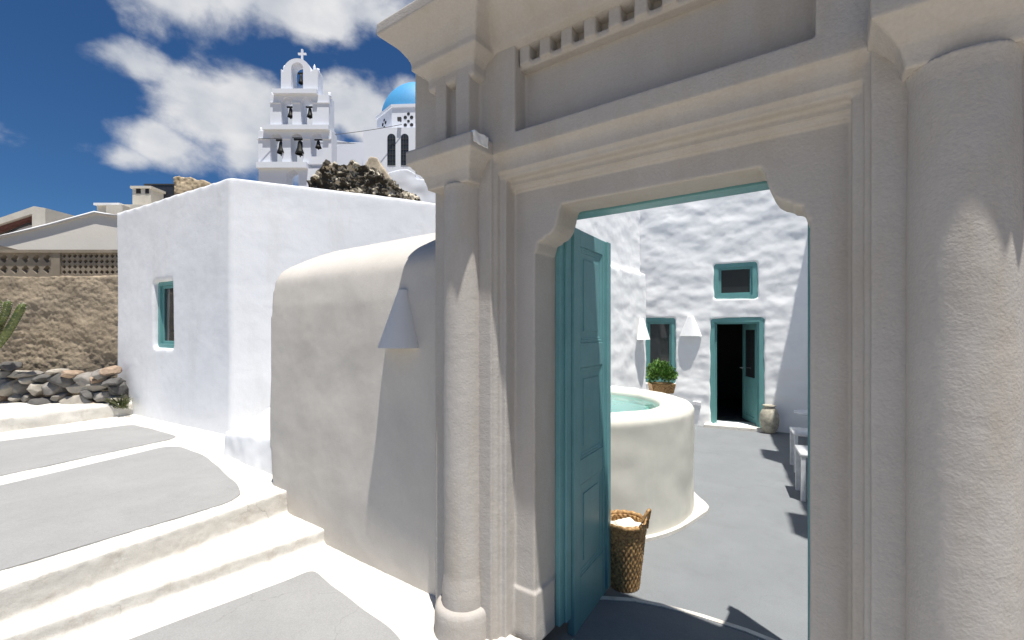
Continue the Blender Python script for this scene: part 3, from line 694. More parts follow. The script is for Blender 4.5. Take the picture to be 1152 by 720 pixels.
# ------------------------------------------------------------------ rounded wall left of the gate
bm = B()
pr = [(1.97, .0), (1.95, 1.0), (1.96, 2.0), (1.98, 2.16), (2.05, 2.27), (2.20, 2.38), (2.62, 2.62), (3.1, 2.70), (3.35, 2.55), (3.4, 0)]
pr = [(1.985, .0), (1.965, .6), (1.955, 1.2), (1.955, 1.7), (1.965, 2.0), (1.985, 2.17)]
for k in range(1, 8):
    t = k/8; a_, b_, c_ = Vector((1.985, 2.17)), Vector((1.995, 2.285)), Vector((2.12, 2.36)); q_ = a_*(1-t)**2+b_*2*t*(1-t)+c_*t*t; pr.append((q_.x, q_.y))
for k in range(0, 9):
    t = k/8; a_, b_, c_ = Vector((2.12, 2.36)), Vector((2.70, 2.69)), Vector((3.3, 2.66)); q_ = a_*(1-t)**2+b_*2*t*(1-t)+c_*t*t; pr.append((q_.x, q_.y))
pr += [(3.4, 2.5), (3.4, 0)]
prism(bm, pr, -3.96, -1.75, 'x')
ed = [e for e in bm.edges if all(v.co.x < -3.8 for v in e.verts)]
bmesh.ops.bevel(bm, geom=ed, offset=.16, segments=6, affect='EDGES', profile=.5, clamp_overlap=True)
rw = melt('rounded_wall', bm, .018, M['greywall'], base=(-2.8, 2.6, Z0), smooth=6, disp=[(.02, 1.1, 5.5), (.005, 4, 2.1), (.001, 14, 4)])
tag(rw, 'smooth rounded greyish plaster wall left of the gateway with a sloping white-lit top', 'wall')
lp = at(452, 391, 0); 
lpd = pxdir(452, 391); tt = 1.955/lpd.y
lpw = Vector((0, 0, CAM_H))+lpd*tt
wall_lamp((lpw.x, 1.968, lpw.z), 0, 'grey cone wall lamp on the rounded wall left of the gateway column', r=.16, h=.37, rt=.036, dp=1.0)

# white house on the left
A0 = Vector((-6.23, 2.58)); A1 = Vector((-9.68, 2.29)); A2 = Vector((-4.25, 6.3))
lh_ = thing('white_house', 'white flat roofed house with one narrow teal window beside the stepped lane', 'house', (A0.x, A0.y, Z2))
bm = B(); ZT = 3.73
prism(bm, [(A0.x, A0.y), (A1.x, A1.y), (-10.6, 7.2), (-6.0, 9.0), (A2.x, A2.y)], .0, ZT)
wd0, wd1 = on_z(173, 392, 1.0), None
def facept(px, py):
    d_ = pxdir(px, py); n_ = Vector((-(A0-A1).y, (A0-A1).x)); o2 = Vector((0, 0)); t_ = (A1-o2).dot(n_)/Vector((d_.x, d_.y)).dot(n_)
    return Vector((0, 0, CAM_H))+d_*t_
wa, wb = facept(172.5, 317), facept(194.5, 392)
fa = math.atan2(A0.y-A1.y, A0.x-A1.x)
FM = Matrix.Translation((A1.x, A1.y, 0)) @ Matrix.Rotation(fa, 4, 'Z'); FI = FM.inverted()
la, lb = FI @ wa, FI @ wb
cb = B(); box(cb, la.x, lb.x, -.2, .30, lb.z, la.z, FM)
melt('wall', bm, .028, M['white_house'], lh_, smooth=4, cut=[cb], disp=[(.014, .7, 1.5), (.004, 2.6, 6.6), (.0012, 9, 2)])
def window_at(parent, mtx, x0, x1, z0, z1, y, m, w):
    bm = B(); frame(bm, x0-.01, x1+.01, z0-.01, z1+.01, y, y+.1, w); frame(bm, x0+w-.01, x1-w+.01, z0+w-.01, z1-w+.01, y+.03, y+.08, w*.6)
    bmesh.ops.transform(bm, matrix=mtx, verts=bm.verts); wf = obj('window', bm, m, parent, bevel=.006, seg=2)
    bm = B(); box(bm, x0+w, x1-w, y+.05, y+.06, z0+w, z1-w, mtx); obj('pane', bm, M['glass'], wf)
    return wf
window_at(lh_, FM, la.x, lb.x, lb.z, la.z, .06, M['teal_far'], .07)
# plastered buttress at its foot
bm = B(); p0, p1 = on_z(250, 512, Z2), on_z(312, 541, Z2)
bs = [bm.verts.new(v) for v in ((p0.x, p0.y, .2), (p1.x+.5, p1.y+.05, .2), (-4.1, 3.9, .2), (-5.75, 3.45, .2), (p0.x-.02, p0.y+.04, .70), (p1.x+.5, p1.y+.06, .86), (-4.1, 3.9, 1.45), (-5.75, 3.45, 1.12))]
for f in ((0, 3, 2, 1), (4, 5, 6, 7), (0, 1, 5, 4), (1, 2, 6, 5), (2, 3, 7, 6), (3, 0, 4, 7)): bm.faces.new([bs[i] for i in f])
bt = melt('buttress', bm, .025, M['white'], base=(-4.9, 2.8, Z2), smooth=6, disp=[(.03, 2, 2.5), (.008, 7, 1)])
tag(bt, 'low sloping white plaster buttress between the white house and the rounded wall', 'buttress')

# ------------------------------------------------------------------ left background
YR = YAW
def ip(px, py, d): return at(px, py, d)
D1 = 7.55
# rough rendered wall
bm = B(); O1 = at(65, 440, D1); M1 = Matrix.Translation((O1.x, O1.y, 0)) @ Matrix.Rotation(YR, 4, 'Z')
sc1 = D1/F
zt1 = at(0, 310, D1).z
box(bm, (-260-65)*sc1, (134-65)*sc1, 0, .5, 0, zt1, M1)
rgh = melt('rubble_wall', bm, .022, M['rough'], base=(O1.x, O1.y, Z2), smooth=1, disp=[(.035, 2.2, 1.5), (.012, (6, 6, 12), 2.5), (.010, (16, 16, 28), 6.5), (.010, (32, 32, 50), 3.5)])
tag(rgh, 'tall rough brown rendered rubble wall beside the white house corner', 'wall')
# breeze block balustrade on it
bal = thing('balustrade', 'weathered balustrade of pierced concrete blocks on top of the rough brown wall', 'balustrade', (O1.x, O1.y, zt1), YR)
zt2 = at(0, 281, D1).z; hb = zt2-zt1
def pierced(x0, x1, y0, z0, z1, rows, mtx):
    bm = B(); s = (z1-z0)/rows; cols = max(1, round((x1-x0)/s)); sx_ = (x1-x0)/cols; n = 16
    for i in range(cols):
        for j_ in range(rows):
            cx_, cz_ = x0+(i+.5)*sx_, z0+(j_+.5)*s
            def sq(k):
                a = 2*math.pi*k/n+math.pi/4; c_, s_ = math.cos(a), math.sin(a); m_ = max(abs(c_), abs(s_)); return c_/m_*sx_/2, s_/m_*s/2
            def hole(k):
                a = 2*math.pi*k/n+math.pi/4; r = min(sx_, s)*(.34+.05*math.cos(4*a)); return r*math.cos(a), r*math.sin(a)
            for k in range(n):
                a, b, c, d = sq(k), sq(k+1), hole(k+1), hole(k)
                F_ = [bm.verts.new((cx_+p[0], y0, cz_+p[1])) for p in (a, b, c, d)]; bm.faces.new(F_)
                G_ = [bm.verts.new((cx_+p[0], y0+.09, cz_+p[1])) for p in (a, b, c, d)]; bm.faces.new(G_[::-1])
                bm.faces.new((F_[3], F_[2], G_[2], G_[3]))
    bmesh.ops.remove_doubles(bm, verts=bm.verts, dist=.0005)
    bmesh.ops.transform(bm, matrix=mtx, verts=bm.verts); return bm
obj('block_panel', pierced((-260-65)*sc1, (49-65)*sc1, .15, .03, hb-.03, 2, Matrix()), M['weathered'], bal, local=True)
obj('block_panel', pierced((59-65)*sc1, (133-65)*sc1, .15, .03, hb-.03, 4, Matrix()), M['weathered'], bal, local=True)
bm = B(); box(bm, (49-65)*sc1, (59-65)*sc1, .12, .28, -.02, hb); obj('post', bm, M['weathered'], bal, local=True, bevel=.01)
bm = B(); box(bm, -4.8, (134-65)*sc1, .1, .30, hb-.03, hb+.02); obj('rail', bm, M['weathered'], bal, local=True, bevel=.01)
bm = B(); box(bm, -4.8, (134-65)*sc1, .1, .30, -.04, .028); obj('sill', bm, M['weathered'], bal, local=True, bevel=.01)
# beige house wall behind
D2 = 9.6; s2 = D2/F; O2 = at(65, 372, D2)
be = thing('beige_house', 'plain beige rendered house with pale roof edge behind the pierced balustrade', 'house', (O2.x, O2.y, 0), YR)
def q2(px, py): return ((px-65)*s2, (CY-py)*s2+CAM_H)
pts = [q2(-300, 345), q2(-300, 330), q2(0, 267), q2(57, 253), q2(108, 239), q2(131, 243), q2(200, 250), q2(200, 420), q2(-300, 420)]
bm = B(); prism(bm, pts, 0, 3.0, 'y'); obj('wall', bm, M['beige'], be, local=True)
bm = B(); ln2 = [q2(-300, 330), q2(0, 267), q2(57, 253), q2(108, 239), q2(131, 243), q2(200, 250)]
prism(bm, [(x_, z_+.02) for x_, z_ in ln2]+[(x_, z_-.02) for x_, z_ in ln2[::-1]], -.05, 3.03, 'y'); obj('roof_edge', bm, M['white'], be, local=True, bevel=.018, seg=3)
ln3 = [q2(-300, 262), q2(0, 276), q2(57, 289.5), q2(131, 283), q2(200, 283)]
bm = B(); prism(bm, [(x_, z_) for x_, z_ in ln3]+[(x_, z_-1.2) for x_, z_ in ln3[::-1]], -.02, -.005, 'y'); obj('shade_sheet', bm, M['weathered'], be, local=True)  # thin dark sheet over the lower wall, its colour standing in for shade
# concrete framed building far left
D3 = 14; s3 = D3/F; O3 = at(20, 372, D3)
cf = thing('concrete_building', 'white concrete framed building with dark red trim at the far left', 'building', (O3.x, O3.y, 0), YR)
def q3(px, py): return ((px-20)*s3, (CY-py)*s3+CAM_H)
bm = B(); prism(bm, [q3(-250, 345), q3(-250, 330), q3(38, 232), q3(51, 234), q3(51, 400), q3(36, 400), q3(36, 240.5), q3(-250, 332)], 0, 2.5, 'y'); 
obj('frame', bm, M['cream'], cf, local=True)
bm = B(); prism(bm, [q3(-250, 333), q3(36, 241), q3(36, 244), q3(-250, 339)], .1, .3, 'y'); obj('trim', bm, M['rust'], cf, local=True)
bm = B(); prism(bm, [q3(-250, 340), q3(35.9, 245), q3(35.9, 400), q3(-250, 400)], .35, 2.3, 'y'); obj('wall', bm, M['white'], cf, local=True)
bm = B(); tube(bm, [(*q3(-10, 266), 0), (*q3(0, 262), 0), (*q3(12, 255), 0), (*q3(24, 250), 0), (*q3(32, 251), 0), (*q3(35, 256), 0)], .03)
for v in bm.verts: v.co = Vector((v.co.x, .2+v.co.z, v.co.y))
obj('cable', bm, M['iron'], cf, local=True)
# chimney house
D4 = 16; s4 = D4/F; O4 = at(150, 372, D4)
ch = thing('chimney_house', 'low cream rooftop with a square chimney peeping over the white house', 'house', (O4.x, O4.y, 0), YR)
def q4(px, py): return ((px-150)*s4, (CY-py)*s4+CAM_H)
def b4(bm, a, b, c, d, y0, y1): (x0, z1), (x1, z0) = q4(a, b), q4(c, d); box(bm, x0, x1, y0, y1, z0, z1)
bm = B(); b4(bm, 109, 230, 240, 300, 0, 3); b4(bm, 128, 233, 146, 300, -.3, .2); obj('wall', bm, M['cream'], ch, local=True, bevel=.02)
bm = B(); b4(bm, 108, 229, 137, 231.5, -.1, 3); obj('roof_edge', bm, M['white'], ch, local=True, bevel=.015)
bm = B(); b4(bm, 141, 209, 162, 240, .3, .9)
cho = obj('chimney', bm, M['cream'], ch, local=True, bevel=.02)
bm = B(); b4(bm, 139.5, 206.5, 163.5, 209.2, .25, .95); obj('cap', bm, M['cream'], cho, local=True, bevel=.01)
for (a, c) in ((145.5, 150.5), (156, 160)):
    bm = B(); b4(bm, a, 209.5, c, 215, .285, .31); obj('flue_opening', bm, M['dark'], cho, local=True)
bm = B(); b4(bm, 149.5, 203, 153.5, 206.4, .5, .65); obj('pot', bm, M['iron'], cho, local=True)
pn = thing('dark_panel', 'black flat panel fence on the rooftop beside the square chimney', 'panel', ip(178, 235, 17), YR)
s5 = 17/F
bm = B(); 
for k in range(4): box(bm, (-15+k*8)*s5+.005, (-7+k*8)*s5, 0, .05, (372-222)*s5*0, (235-208)*s5)
obj('board', bm, M['panel'], pn, local=True)
bm = B(); box(bm, -16*s5, 17*s5, -.02, .07, (235-208)*s5, (235-206.8)*s5); obj('rail', bm, M['iron'], pn, local=True)
# beige ruin
D6 = 17.5; s6 = D6/F; O6 = at(214, 225, D6)
bm = B(); prism(bm, [((x_-214)*s6, (225-y_)*s6) for x_, y_ in ((195, 235), (195, 199), (200, 198), (201, 197), (206, 199), (213, 199), (219, 201.5), (226, 202), (235, 205.5), (260, 216), (262, 240))], 0, .6, 'y')
bmesh.ops.transform(bm, matrix=Matrix.Translation(O6) @ Matrix.Rotation(YR, 4, 'Z'), verts=bm.verts)
ru = melt('ruined_wall', bm, .03, stonemat('warm_ruin_stone', (.50, .40, .27)), base=O6, smooth=1, disp=[(.06, 3, 2), (.03, 9, 1)]); tag(ru, 'crumbling yellowish stone wall end on the rooftop right of the dark panel', 'wall')

# dry stone wall in front of the rough wall
ds = thing('dry_stone_wall', 'low dry stone wall of loose grey boulders at the foot of the rough brown wall', 'stone wall', (O1.x, O1.y, Z2), YR)
rnd = random.Random(11)
D7 = 7.15; s7 = D7/F
stones = [  # centre px, centre py, half width, half height, colour (measured off the photograph)
 (8, 422, 9, 7, 'st_grey'), (25, 421, 11, 4, 'st_pale'), (12, 436, 8, 7, 'st_pale'), (3, 433, 6, 6, 'st_grey'), (24, 436, 11, 9, 'st_grey'), (38, 427, 8, 6, 'st_pale'), (36, 421, 10, 3.5, 'st_grey'),
 (44, 437, 8, 6.5, 'st_pale'), (53, 427, 7, 5, 'st_dark'), (62, 437, 11, 8.5, 'st_grey'), (73, 428, 13, 8, 'st_dark'), (81, 421, 8, 4.5, 'st_red'), (97, 426, 13, 6, 'st_grey'), (107, 434, 23, 7, 'st_pale'),
 (118, 421, 7, 5, 'st_grey'), (127, 417, 6, 5, 'st_red'), (128, 430, 8, 6, 'st_dark'), (5, 448, 9, 5, 'st_red'), (22, 448, 6, 4, 'st_pale'), (36, 448, 7, 4.5, 'st_grey'), (52, 454, 13, 8.5, 'st_dark'), (22, 458, 14, 6, 'st_pale'),
 (4, 457, 8, 5, 'st_grey'), (87, 453, 20, 9, 'st_pale'), (120, 446, 12, 6.5, 'st_grey'), (134, 438, 6, 8, 'st_dark'), (104, 443, 8, 4, 'st_dark'), (70, 446, 6, 4, 'st_grey'),
 (108, 455, 8, 3.5, 'st_red'), (133, 449, 6, 5, 'st_pale'), (68, 418, 7, 3.5, 'st_pale'), (12, 412, 9, 5, 'st_dark'), (112, 427, 6, 4, 'st_red'), (64, 462, 9, 4, 'st_grey'), (38, 466, 10, 4, 'st_dark'), (8, 468, 10, 5, 'st_grey')]
for k in range(22): stones.append((-18-rnd.uniform(0, 120), rnd.uniform(418, 462), rnd.uniform(8, 16), rnd.uniform(5, 9), rnd.choice(['st_grey', 'st_dark', 'st_pale'])))
PI_ = WM[ds.name].inverted()
for i, (px, py, hw, hh, mm) in enumerate(stones):
    c = PI_ @ at(px, py, D7+rnd.uniform(-.03, .08))
    bm = B(); bmesh.ops.create_icosphere(bm, subdivisions=4, radius=1)
    sd = Vector((rnd.uniform(0, 50), rnd.uniform(0, 50), rnd.uniform(0, 50))); rot = Matrix.Rotation(rnd.uniform(-.18, .18), 4, 'Y')
    planes = [Vector((rnd.gauss(0, 1), rnd.gauss(0, 1), rnd.gauss(0, 1))).normalized() for _ in range(14)]
    for v in bm.verts:
        p = v.co.copy()
        for pl_ in planes:                              # knock flats off the boulder
            h_ = p.dot(pl_)
            if h_ > .66: p -= pl_*(h_-.66)*.96
        p *= 1.22+.08*mnoise.noise(v.co*1.6+sd)+.05*mnoise.noise(v.co*5+sd)
        v.co = rot @ Vector((p.x*hw*s7*1.08, p.y*.17, p.z*hh*s7*1.12))
        v.co += c
    obj('stone', bm, M[mm], ds, local=True, smooth=True)
# whitewashed kerb under it
bm = B(); k_ = [on_z(-60, 484, Z2), on_z(0, 487, Z2), on_z(163, 464, Z2)]
prism(bm, [(k_[0].x-1.2, k_[0].y-.5), (k_[1].x, k_[1].y), (k_[2].x, k_[2].y), (k_[2].x-.15, k_[2].y+.6), (k_[1].x-.6, k_[1].y+1.0), (k_[0].x-2, k_[0].y+.6)], .3, .66)
kb = melt('whitewashed_kerb', bm, .022, M['white_ground'], smooth=6, disp=[(.03, 3, 2), (.012, 9, 1)]); struct(kb)
# weed at the house corner
wp = at(137, 447, 7.0)
rnd2 = random.Random(5); bm = B()
for k in range(130):
    a = rnd2.uniform(0, 6.28); r = abs(rnd2.gauss(0, .11)); b0 = Vector((wp.x-.06+r*math.cos(a)*1.2, wp.y+r*math.sin(a)*.5, .60)); h_ = rnd2.uniform(.06, .28)
    d = Vector((rnd2.gauss(0, .5), rnd2.gauss(0, .5), 1)).normalized(); s_ = d.cross(Vector((0, 1, .1))).normalized()*.011
    m_ = b0+d*h_*.6; e_ = b0+d*h_+Vector((d.x, d.y, -.4))*h_*.25
    bm.faces.new([bm.verts.new(v) for v in (b0-s_, b0+s_, m_+s_, e_, m_-s_)])
w_ = obj('weed', bm, M['weed'], base=(wp.x, wp.y, .62)); tag(w_, 'dry green weed tuft growing at the corner of the white house', 'weed')
# prickly cactus
cp = at(8, 430, 6.9)
ca = thing('cactus', 'dark green branching cactus in front of the rough brown wall', 'cactus', (cp.x, cp.y, .55), YR)
s8 = 6.9/F; zb = .0
CI = WM[ca.name].inverted()
def arm(pts, r0, r1, ribs=6):
    P = [CI @ at(px, py, 6.9+dy) for px, py, dy in pts]
    # resample
    Q = []
    for i in range(len(P)-1):
        for k in range(6): Q.append(P[i].lerp(P[i+1], k/6))
    Q.append(P[-1]); bm = B(); n = 30; rings = []
    for i, p in enumerate(Q):
        t = i/(len(Q)-1); tn = (Q[min(i+1, len(Q)-1)]-Q[max(i-1, 0)]).normalized(); a_ = tn.cross(Vector((0, 1, 0))).normalized(); b_ = tn.cross(a_)
        r = (r0+(r1-r0)*t)*(1 if t < .9 else math.sqrt(max(.02, 1-((t-.9)/.1)**2)))
        rings.append([bm.verts.new(p+(a_*math.cos(2*math.pi*k/n)+b_*math.sin(2*math.pi*k/n))*r*(.86+.2*abs(math.cos(ribs*math.pi*k/n*1.0)))) for k in range(n)])
    rings_co = [[v.co.copy() for v in r_] for r_ in rings]
    for a_, b_ in zip(rings, rings[1:]):
        for k in range(n): bm.faces.new((a_[k], a_[(k+1) % n], b_[(k+1) % n], b_[k]))
    bm.faces.new(rings[-1]); bm.faces.new(rings[0])
    rs = random.Random(len(Q)*7+int(pts[0][1]))
    for i in range(1, len(Q)):
        for k in range(0, n, 5):
            p = rings_co[i][k]; d_ = (p-Q[i]).normalized()
            for _ in range(3):
                e_ = p+(d_+Vector((rs.gauss(0, .5), rs.gauss(0, .5), rs.gauss(0, .5)))).normalized()*.026; s_ = d_.orthogonal().normalized()*.0018
                bm.faces.new([bm.verts.new(v) for v in (p-s_, p+s_, e_)]).material_index = 1
    obj('branch', bm, [M['cactus'], M['towel']], ca, local=True, smooth=True)
arm([(-40, 450, 0), (-26, 410, 0), (-10, 385, 0), (0, 360, 0), (4, 340, 0)], .075, .065)
arm([(-12, 400, -.02), (6, 378, -.05), (18, 358, -.06), (27, 341, -.06)], .052, .05)
arm([(-20, 392, 0), (-22, 370, .05), (-20, 345, .05)], .07, .06)
arm([(0, 365, -.05), (7, 352, -.12), (10, 338, -.14)], .045, .045)
arm([(-6, 372, -.1), (-5, 352, -.15), (-3, 336, -.15)], .055, .05)
# ------------------------------------------------------------------ church on the hill
DT = 36.0; sT = DT/F; OT = at(331, 190, DT)
tow = thing('bell_tower', 'white three-tiered church bell tower with six arches of bells and a cross on top', 'bell tower', (OT.x, OT.y, OT.z-4), YR)
TZ = WM[tow.name]
def qt(px, py): return ((px-331)*sT, (190-py)*sT+4)
def tbox(bm, a, b, c, d, y0, y1): (x0, z1), (x1, z0) = qt(a, b), qt(c, d); box(bm, x0, x1, y0, y1, z0, z1)
def tier(x0, y0, x1, y1, arches, yd, dep):
    bm = B(); tbox(bm, x0, y0, x1, y1, yd, yd+dep)
    cuts = []
    for (ax0, atop, ax1, abot) in arches:
        c = B(); (a, zt), (b, zb_) = qt(ax0, atop), qt(ax1, abot); r = (b-a)/2
        pts_ = [(a, zb_), (b, zb_)]+[((a+b)/2+r*math.cos(t), zt-r+r*math.sin(t)) for t in [math.pi*k/12 for k in range(13)]]
        prism(c, pts_, yd-.5, yd+dep+.5, 'y'); cuts.append(c)
    return bm, cuts
def cutobj(name, bm, cuts, m, parent):
    bmesh.ops.recalc_face_normals(bm, faces=bm.faces); me = bpy.data.meshes.new(name); bm.to_mesh(me); bm.free()
    o = bpy.data.objects.new(name, me); COL.objects.link(o); cs = []
    for c in cuts:
        bmesh.ops.recalc_face_normals(c, faces=c.faces); cm = bpy.data.meshes.new('c'); c.to_mesh(cm); c.free(); co = bpy.data.objects.new('c', cm); COL.objects.link(co); cs.append(co)
        md = o.modifiers.new('b', 'BOOLEAN'); md.object = co; md.operation = 'DIFFERENCE'; md.solver = 'EXACT'
    dg = bpy.context.evaluated_depsgraph_get(); nm = bpy.data.meshes.new_from_object(o.evaluated_get(dg)); nm.name = name
    for x_ in cs+[o]: d_ = x_.data; bpy.data.objects.remove(x_); bpy.data.meshes.remove(d_)
    nm.materials.clear(); return finish(nm, name, m, parent, local=True)
TD = 1.1
arch0 = [(322, 191, 336, 215)]
arch1 = [(304, 150.5, 317.5, 182.5), (327, 150, 340.5, 182.5), (349.5, 150, 363, 176)]
arch2 = [(316.5, 109.5, 329, 140), (338.5, 109.5, 351.5, 140)]
arch3 = [(327.5, 70, 341, 99.5)]
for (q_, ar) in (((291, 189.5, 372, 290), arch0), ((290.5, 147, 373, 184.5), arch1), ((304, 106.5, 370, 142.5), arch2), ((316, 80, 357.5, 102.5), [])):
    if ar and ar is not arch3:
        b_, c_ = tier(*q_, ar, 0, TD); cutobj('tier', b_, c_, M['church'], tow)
b_ = B(); (a, z0), (b, z1) = qt(316, 102.5), qt(357.5, 80)
mxx, rad = qt(334, 0)[0], 15.5*sT; zt = qt(0, 81)[1]
prism(b_, [(a, z0), (b, z0), (b, qt(0, 78)[1]), (qt(352, 0)[0], qt(0, 78)[1])]+[(mxx+rad*math.cos(t), zt+rad*math.sin(t)) for t in [math.pi*k/16 for k in range(17)]]+[(qt(317, 0)[0], qt(0, 78)[1]), (a, qt(0, 78)[1])], 0, TD*.9, 'y')
_, c3 = tier(316, 80, 357, 102, arch3, 0, TD); _.free(); cutobj('tier', b_, c3, M['church'], tow)
for (x0, y0, x1, y1) in ((290.5, 183.5, 346.5, 190), (297, 142, 371, 147.2), (308.5, 101.8, 358, 106.8)):
    bm = B(); tbox(bm, x0, y0, x1, y1, -.30, TD+.1); (xa, za) = qt(x0, y0); (xb, _z) = qt(x1, y0)
    obj('ledge', bm, M['church'], tow, local=True, bevel=.05, seg=2)
for (x0, y0, x1, y1) in ((289.5, 155.6, 373, 157), (303, 115, 371, 116.2)):     # thin string courses broken by the arches
    gaps = sorted([(a_[0]-.8, a_[2]+.8) for a_ in (arch1 if y0 > 140 else arch2)]); cur = x0
    for g in gaps+[(x1, x1)]:
        if g[0] > cur:
            bm = B(); tbox(bm, cur, y0, g[0], y1, -.07, .1); obj('string_course', bm, M['church'], tow, local=True)
        cur = g[1]
for (px, py, h) in ((318, 79, 8), (352, 79, 9), (356, 80, 5), (305, 107, 4), (369, 107, 5), (292, 147, 4)):
    bm = B(); x_, z_ = qt(px, py); lathe(bm, [(.14, -.1), (.16, .1), (.09, .22), (.12, .34), (.02, h*sT)], 10, (x_, .3, z_)); obj('pinnacle', bm, M['church'], tow, local=True, smooth=True)
bm = B(); x_, z_ = qt(337.3, 66)
box(bm, x_-.07, x_+.07, .35, .49, z_-.15, z_+14*sT); box(bm, x_-4.6*sT, x_+4.6*sT, .352, .488, z_+8*sT, z_+9.8*sT); obj('cross', bm, M['church'], tow, local=True)
def bell(px, ptop, pbot, w, label):
    x_, zt_ = qt(px, ptop); _, zb_ = qt(px, pbot); h = zt_-zb_; r = w/2*sT; p = TZ @ Vector((x_, .12, zb_))
    t = thing('bell', label, 'bell', p, YR, 'bells in the bell tower')
    bm = B(); lathe(bm, [(r*.92, -.0), (r, .02*h), (r*.86, .16*h), (r*.6, .4*h), (r*.5, .68*h), (r*.4, .8*h), (r*.12, .86*h), (.001, .86*h)], 20, cap=False); obj('bell_body', bm, M['bronze'], t, local=True, smooth=True)
    bm = B(); box(bm, -r*1.25, r*1.25, -.06, .06, h*.88, h); obj('headstock', bm, M['bronze'], t, local=True)
    bm = B(); tube(bm, [(0, 0, h*.3), (0, 0, -h*.12)], .03, 6); lathe(bm, [(.001, -h*.2), (.06, -h*.14), (.001, -h*.06)], 8, cap=False); obj('clapper', bm, M['bronze'], t, local=True)
bell(315.5, 156, 172, 9, 'black bell in the left arch of the lowest bell tier'); bell(337, 155, 173, 11, 'large black bell in the middle arch of the lowest bell tier')
bell(357.5, 156, 166, 7, 'small black bell in the right arch of the lowest bell tier'); bell(326.3, 119, 131, 7, 'black bell in the left arch of the middle bell tier')
bell(348, 119, 131, 7, 'black bell in the right arch of the middle bell tier'); bell(337.8, 81, 93, 5.5, 'little black bell alone in the top arch under the cross')

# church body with blue dome
DC = 39.0; sC = DC/F; OC = at(440, 190, DC)
chu = thing('church', 'white church with light blue dome, eight-sided drum and dark arched windows', 'church', (OC.x, OC.y, OC.z-5), YR)
def qc(px, py): return ((px-440)*sC, (190-py)*sC+5)
CR_ = 42*sC; ccx = qc(472, 0)[0]
bm = B()
rD = 49*sC
DK = (DC+49*sC)/DC
ccx = 21.7*sC
def zk(py): return CAM_H+(CY-py)*sC*DK-WM[chu.name].translation.z
octp = [(ccx+50*sC*math.cos(R(19+45*k)), rD+50*sC*math.sin(R(19+45*k))) for k in range(8)]
octp = [(x_, y_) for x_, y_ in octp]
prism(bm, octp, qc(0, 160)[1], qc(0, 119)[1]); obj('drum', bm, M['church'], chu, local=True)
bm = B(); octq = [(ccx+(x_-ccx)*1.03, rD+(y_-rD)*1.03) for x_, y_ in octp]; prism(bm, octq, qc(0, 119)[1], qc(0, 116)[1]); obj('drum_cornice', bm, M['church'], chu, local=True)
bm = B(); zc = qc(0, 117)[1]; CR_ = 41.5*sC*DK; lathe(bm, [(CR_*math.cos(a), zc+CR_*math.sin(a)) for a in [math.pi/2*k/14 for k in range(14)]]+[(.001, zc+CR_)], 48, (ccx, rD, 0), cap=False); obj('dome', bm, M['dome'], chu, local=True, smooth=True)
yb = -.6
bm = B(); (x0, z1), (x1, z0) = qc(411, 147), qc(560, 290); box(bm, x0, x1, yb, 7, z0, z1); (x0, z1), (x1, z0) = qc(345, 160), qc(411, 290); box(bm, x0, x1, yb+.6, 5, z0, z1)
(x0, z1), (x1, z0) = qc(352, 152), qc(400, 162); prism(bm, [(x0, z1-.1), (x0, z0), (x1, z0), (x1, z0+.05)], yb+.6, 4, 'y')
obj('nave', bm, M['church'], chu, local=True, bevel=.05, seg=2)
def archwin(px0, ptop, px1, pbot, y):
    (a, zt_), (b, zb_) = qc(px0, ptop), qc(px1, pbot); r = (b-a)/2
    def ol(g): return [(a-g, zb_-g), (b+g, zb_-g)]+[((a+b)/2+(r+g)*math.cos(t), zt_-r+(r+g)*math.sin(t)) for t in [math.pi*k/12 for k in range(13)]]
    bm = B(); prism(bm, ol(.0), y-.03, y+.05, 'y'); w = obj('window', bm, M['glass'], chu, local=True)
    bm = B()
    for k in (1, 2): x_ = a+(b-a)*k/3; box(bm, x_-.02, x_+.02, y-.06, y-.032, zb_, zt_-.1)
    for k in range(1, 6): z_ = zb_+(zt_-zb_)*k/6; box(bm, a+.01, b-.01, y-.058, y-.034, z_-.02, z_+.02)
    obj('glazing_bar', bm, M['iron'], w, local=True)
archwin(438, 154, 447, 189, yb); archwin(453, 154, 461.5, 189, yb); archwin(470, 154, 479, 189, yb)
# rosettes of five holes on the drum faces seen
def face_holes(k):
    a, b = Vector(octp[k]), Vector(octp[(k+1) % 8]); c = (a+b)/2; t = (b-a).normalized(); nrm = (c-Vector((ccx, rD))).normalized(); zc_ = qc(0, 135)[1]
    bm = B()
    for (u, v, rr) in ((0, 0, .12), (.25, .27, .15), (-.25, .27, .15), (.25, -.27, .15), (-.25, -.27, .15), (0, .52, .13)):
        p = c+t*u*1.1; M4 = Matrix.Translation((p.x, p.y, zc_+v*1.2)) @ Vector((nrm.x, nrm.y, 0)).to_track_quat('Z', 'Y').to_matrix().to_4x4()
        lathe(bm, [(rr, -.05), (rr, .02)], 14, mtx=M4)
    obj('rosette', bm, M['dark'], chu, local=True)
for k in range(8):
    c = (Vector(octp[k])+Vector(octp[(k+1) % 8]))/2
    if c.y < rD*.75: face_holes(k)
fl = thing('floodlight', 'small grey box floodlight fixed on the church wall beneath the dome', 'floodlight', WM[chu.name] @ Vector((*((qc(452, 139)[0]), -.9), qc(452, 139)[1])), YR)
bm = B(); box(bm, -.16, .16, 0, .2, -.15, .15); obj('housing', bm, M['iron'], fl, local=True, bevel=.03); bm = B(); box(bm, -.03, .03, .2, .6, -.03, .03); obj('bracket', bm, M['iron'], fl, local=True)
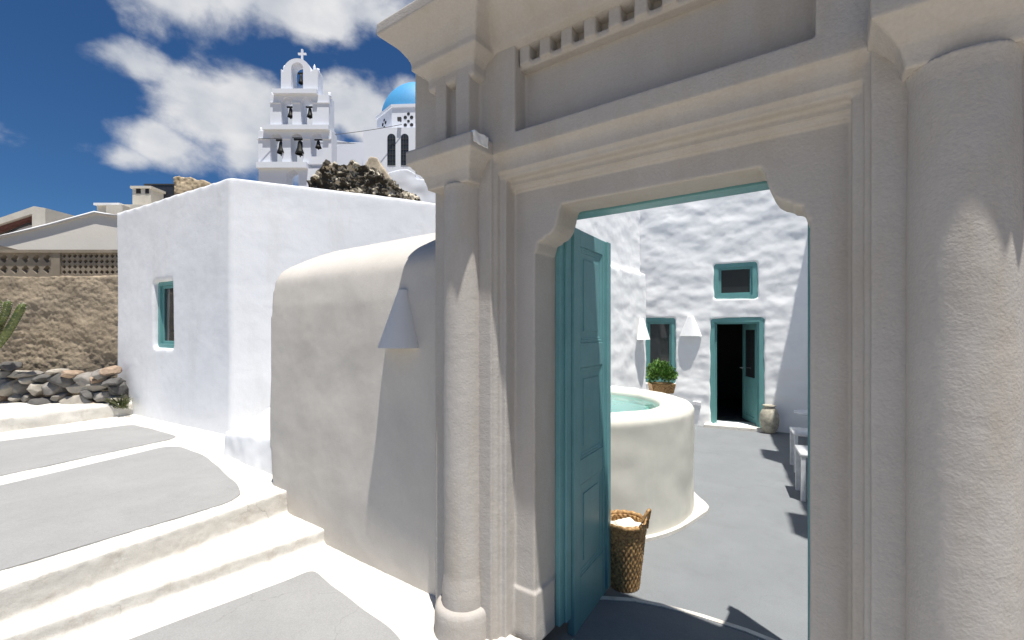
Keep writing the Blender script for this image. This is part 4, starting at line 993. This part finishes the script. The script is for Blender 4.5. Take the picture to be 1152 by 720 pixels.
# cable from tower to church
pa, pb = at(291, 156, 35.6), at(452, 140, 38.2); bm = B(); P = []
for k in range(25):
    t = k/24; p = pa.lerp(pb, t); p.z -= .55*4*t*(1-t)*.5; P.append(p)
tube(bm, P, .022, 6); cab = obj('cable', bm, M['iron'], base=pa); tag(cab, 'thin black cable strung from the bell tower to the church', 'cable')
# rubble mound in front of the church
DM = 19.5; sM = DM/F; OM = at(405, 215, DM)
bm = B()
ol = [(340, 235), (346, 208), (352, 196), (362, 187), (376, 185), (392, 184), (402, 183.5), (412, 187), (422, 192), (432, 200), (444, 208), (458, 216), (473, 223.5), (475, 240)]
prism(bm, [((x_-405)*sM, (215-y_)*sM) for x_, y_ in ol], 0, 1.6, 'y'); bmesh.ops.transform(bm, matrix=Matrix.Translation(OM) @ Matrix.Rotation(YR, 4, 'Z'), verts=bm.verts)
mo = melt('rubble_mound', bm, .035, M['mound'], base=OM, smooth=2, disp=[(.18, 1.6, 2), (.20, 4, 5), (.12, 8, 1), (.05, 14, 4)]); tag(mo, 'dark heap of burnt rubble and pale stones above the white house roof', 'rubble')
DS = 27.0; sS = DS/F; OS = at(465, 200, DS)
def whiteblock(name, poly, d, dep, label, cat, m):
    s = d/F; o_ = at(poly[0][0], 372, d); bm = B(); prism(bm, [((x_-poly[0][0])*s, (372-y_)*s+CAM_H) for x_, y_ in poly], 0, dep, 'y')
    bmesh.ops.transform(bm, matrix=Matrix.Translation((o_.x, o_.y, 0)) @ Matrix.Rotation(YR, 4, 'Z'), verts=bm.verts)
    o = melt(name, bm, .05, m, base=(o_.x, o_.y, 2), smooth=2, disp=[(.05, 1.5, 2)]); return tag(o, label, cat)
whiteblock('stepped_wall', [(430, 260), (430, 196), (446, 191), (458, 190), (468, 195), (468, 200), (486, 203), (490, 214), (500, 220), (510, 260)], 27, 2, 'white stepped garden wall below the church partly behind the gateway', 'wall', M['church'])
whiteblock('stone_outcrop', [(405, 240), (410, 184), (416, 176), (424, 177), (429, 186), (436, 196), (442, 240)], 25, 1.5, 'pale beige rock outcrop between the rubble heap and the church', 'rock', stonemat('beige_rock', (.55, .47, .35)))
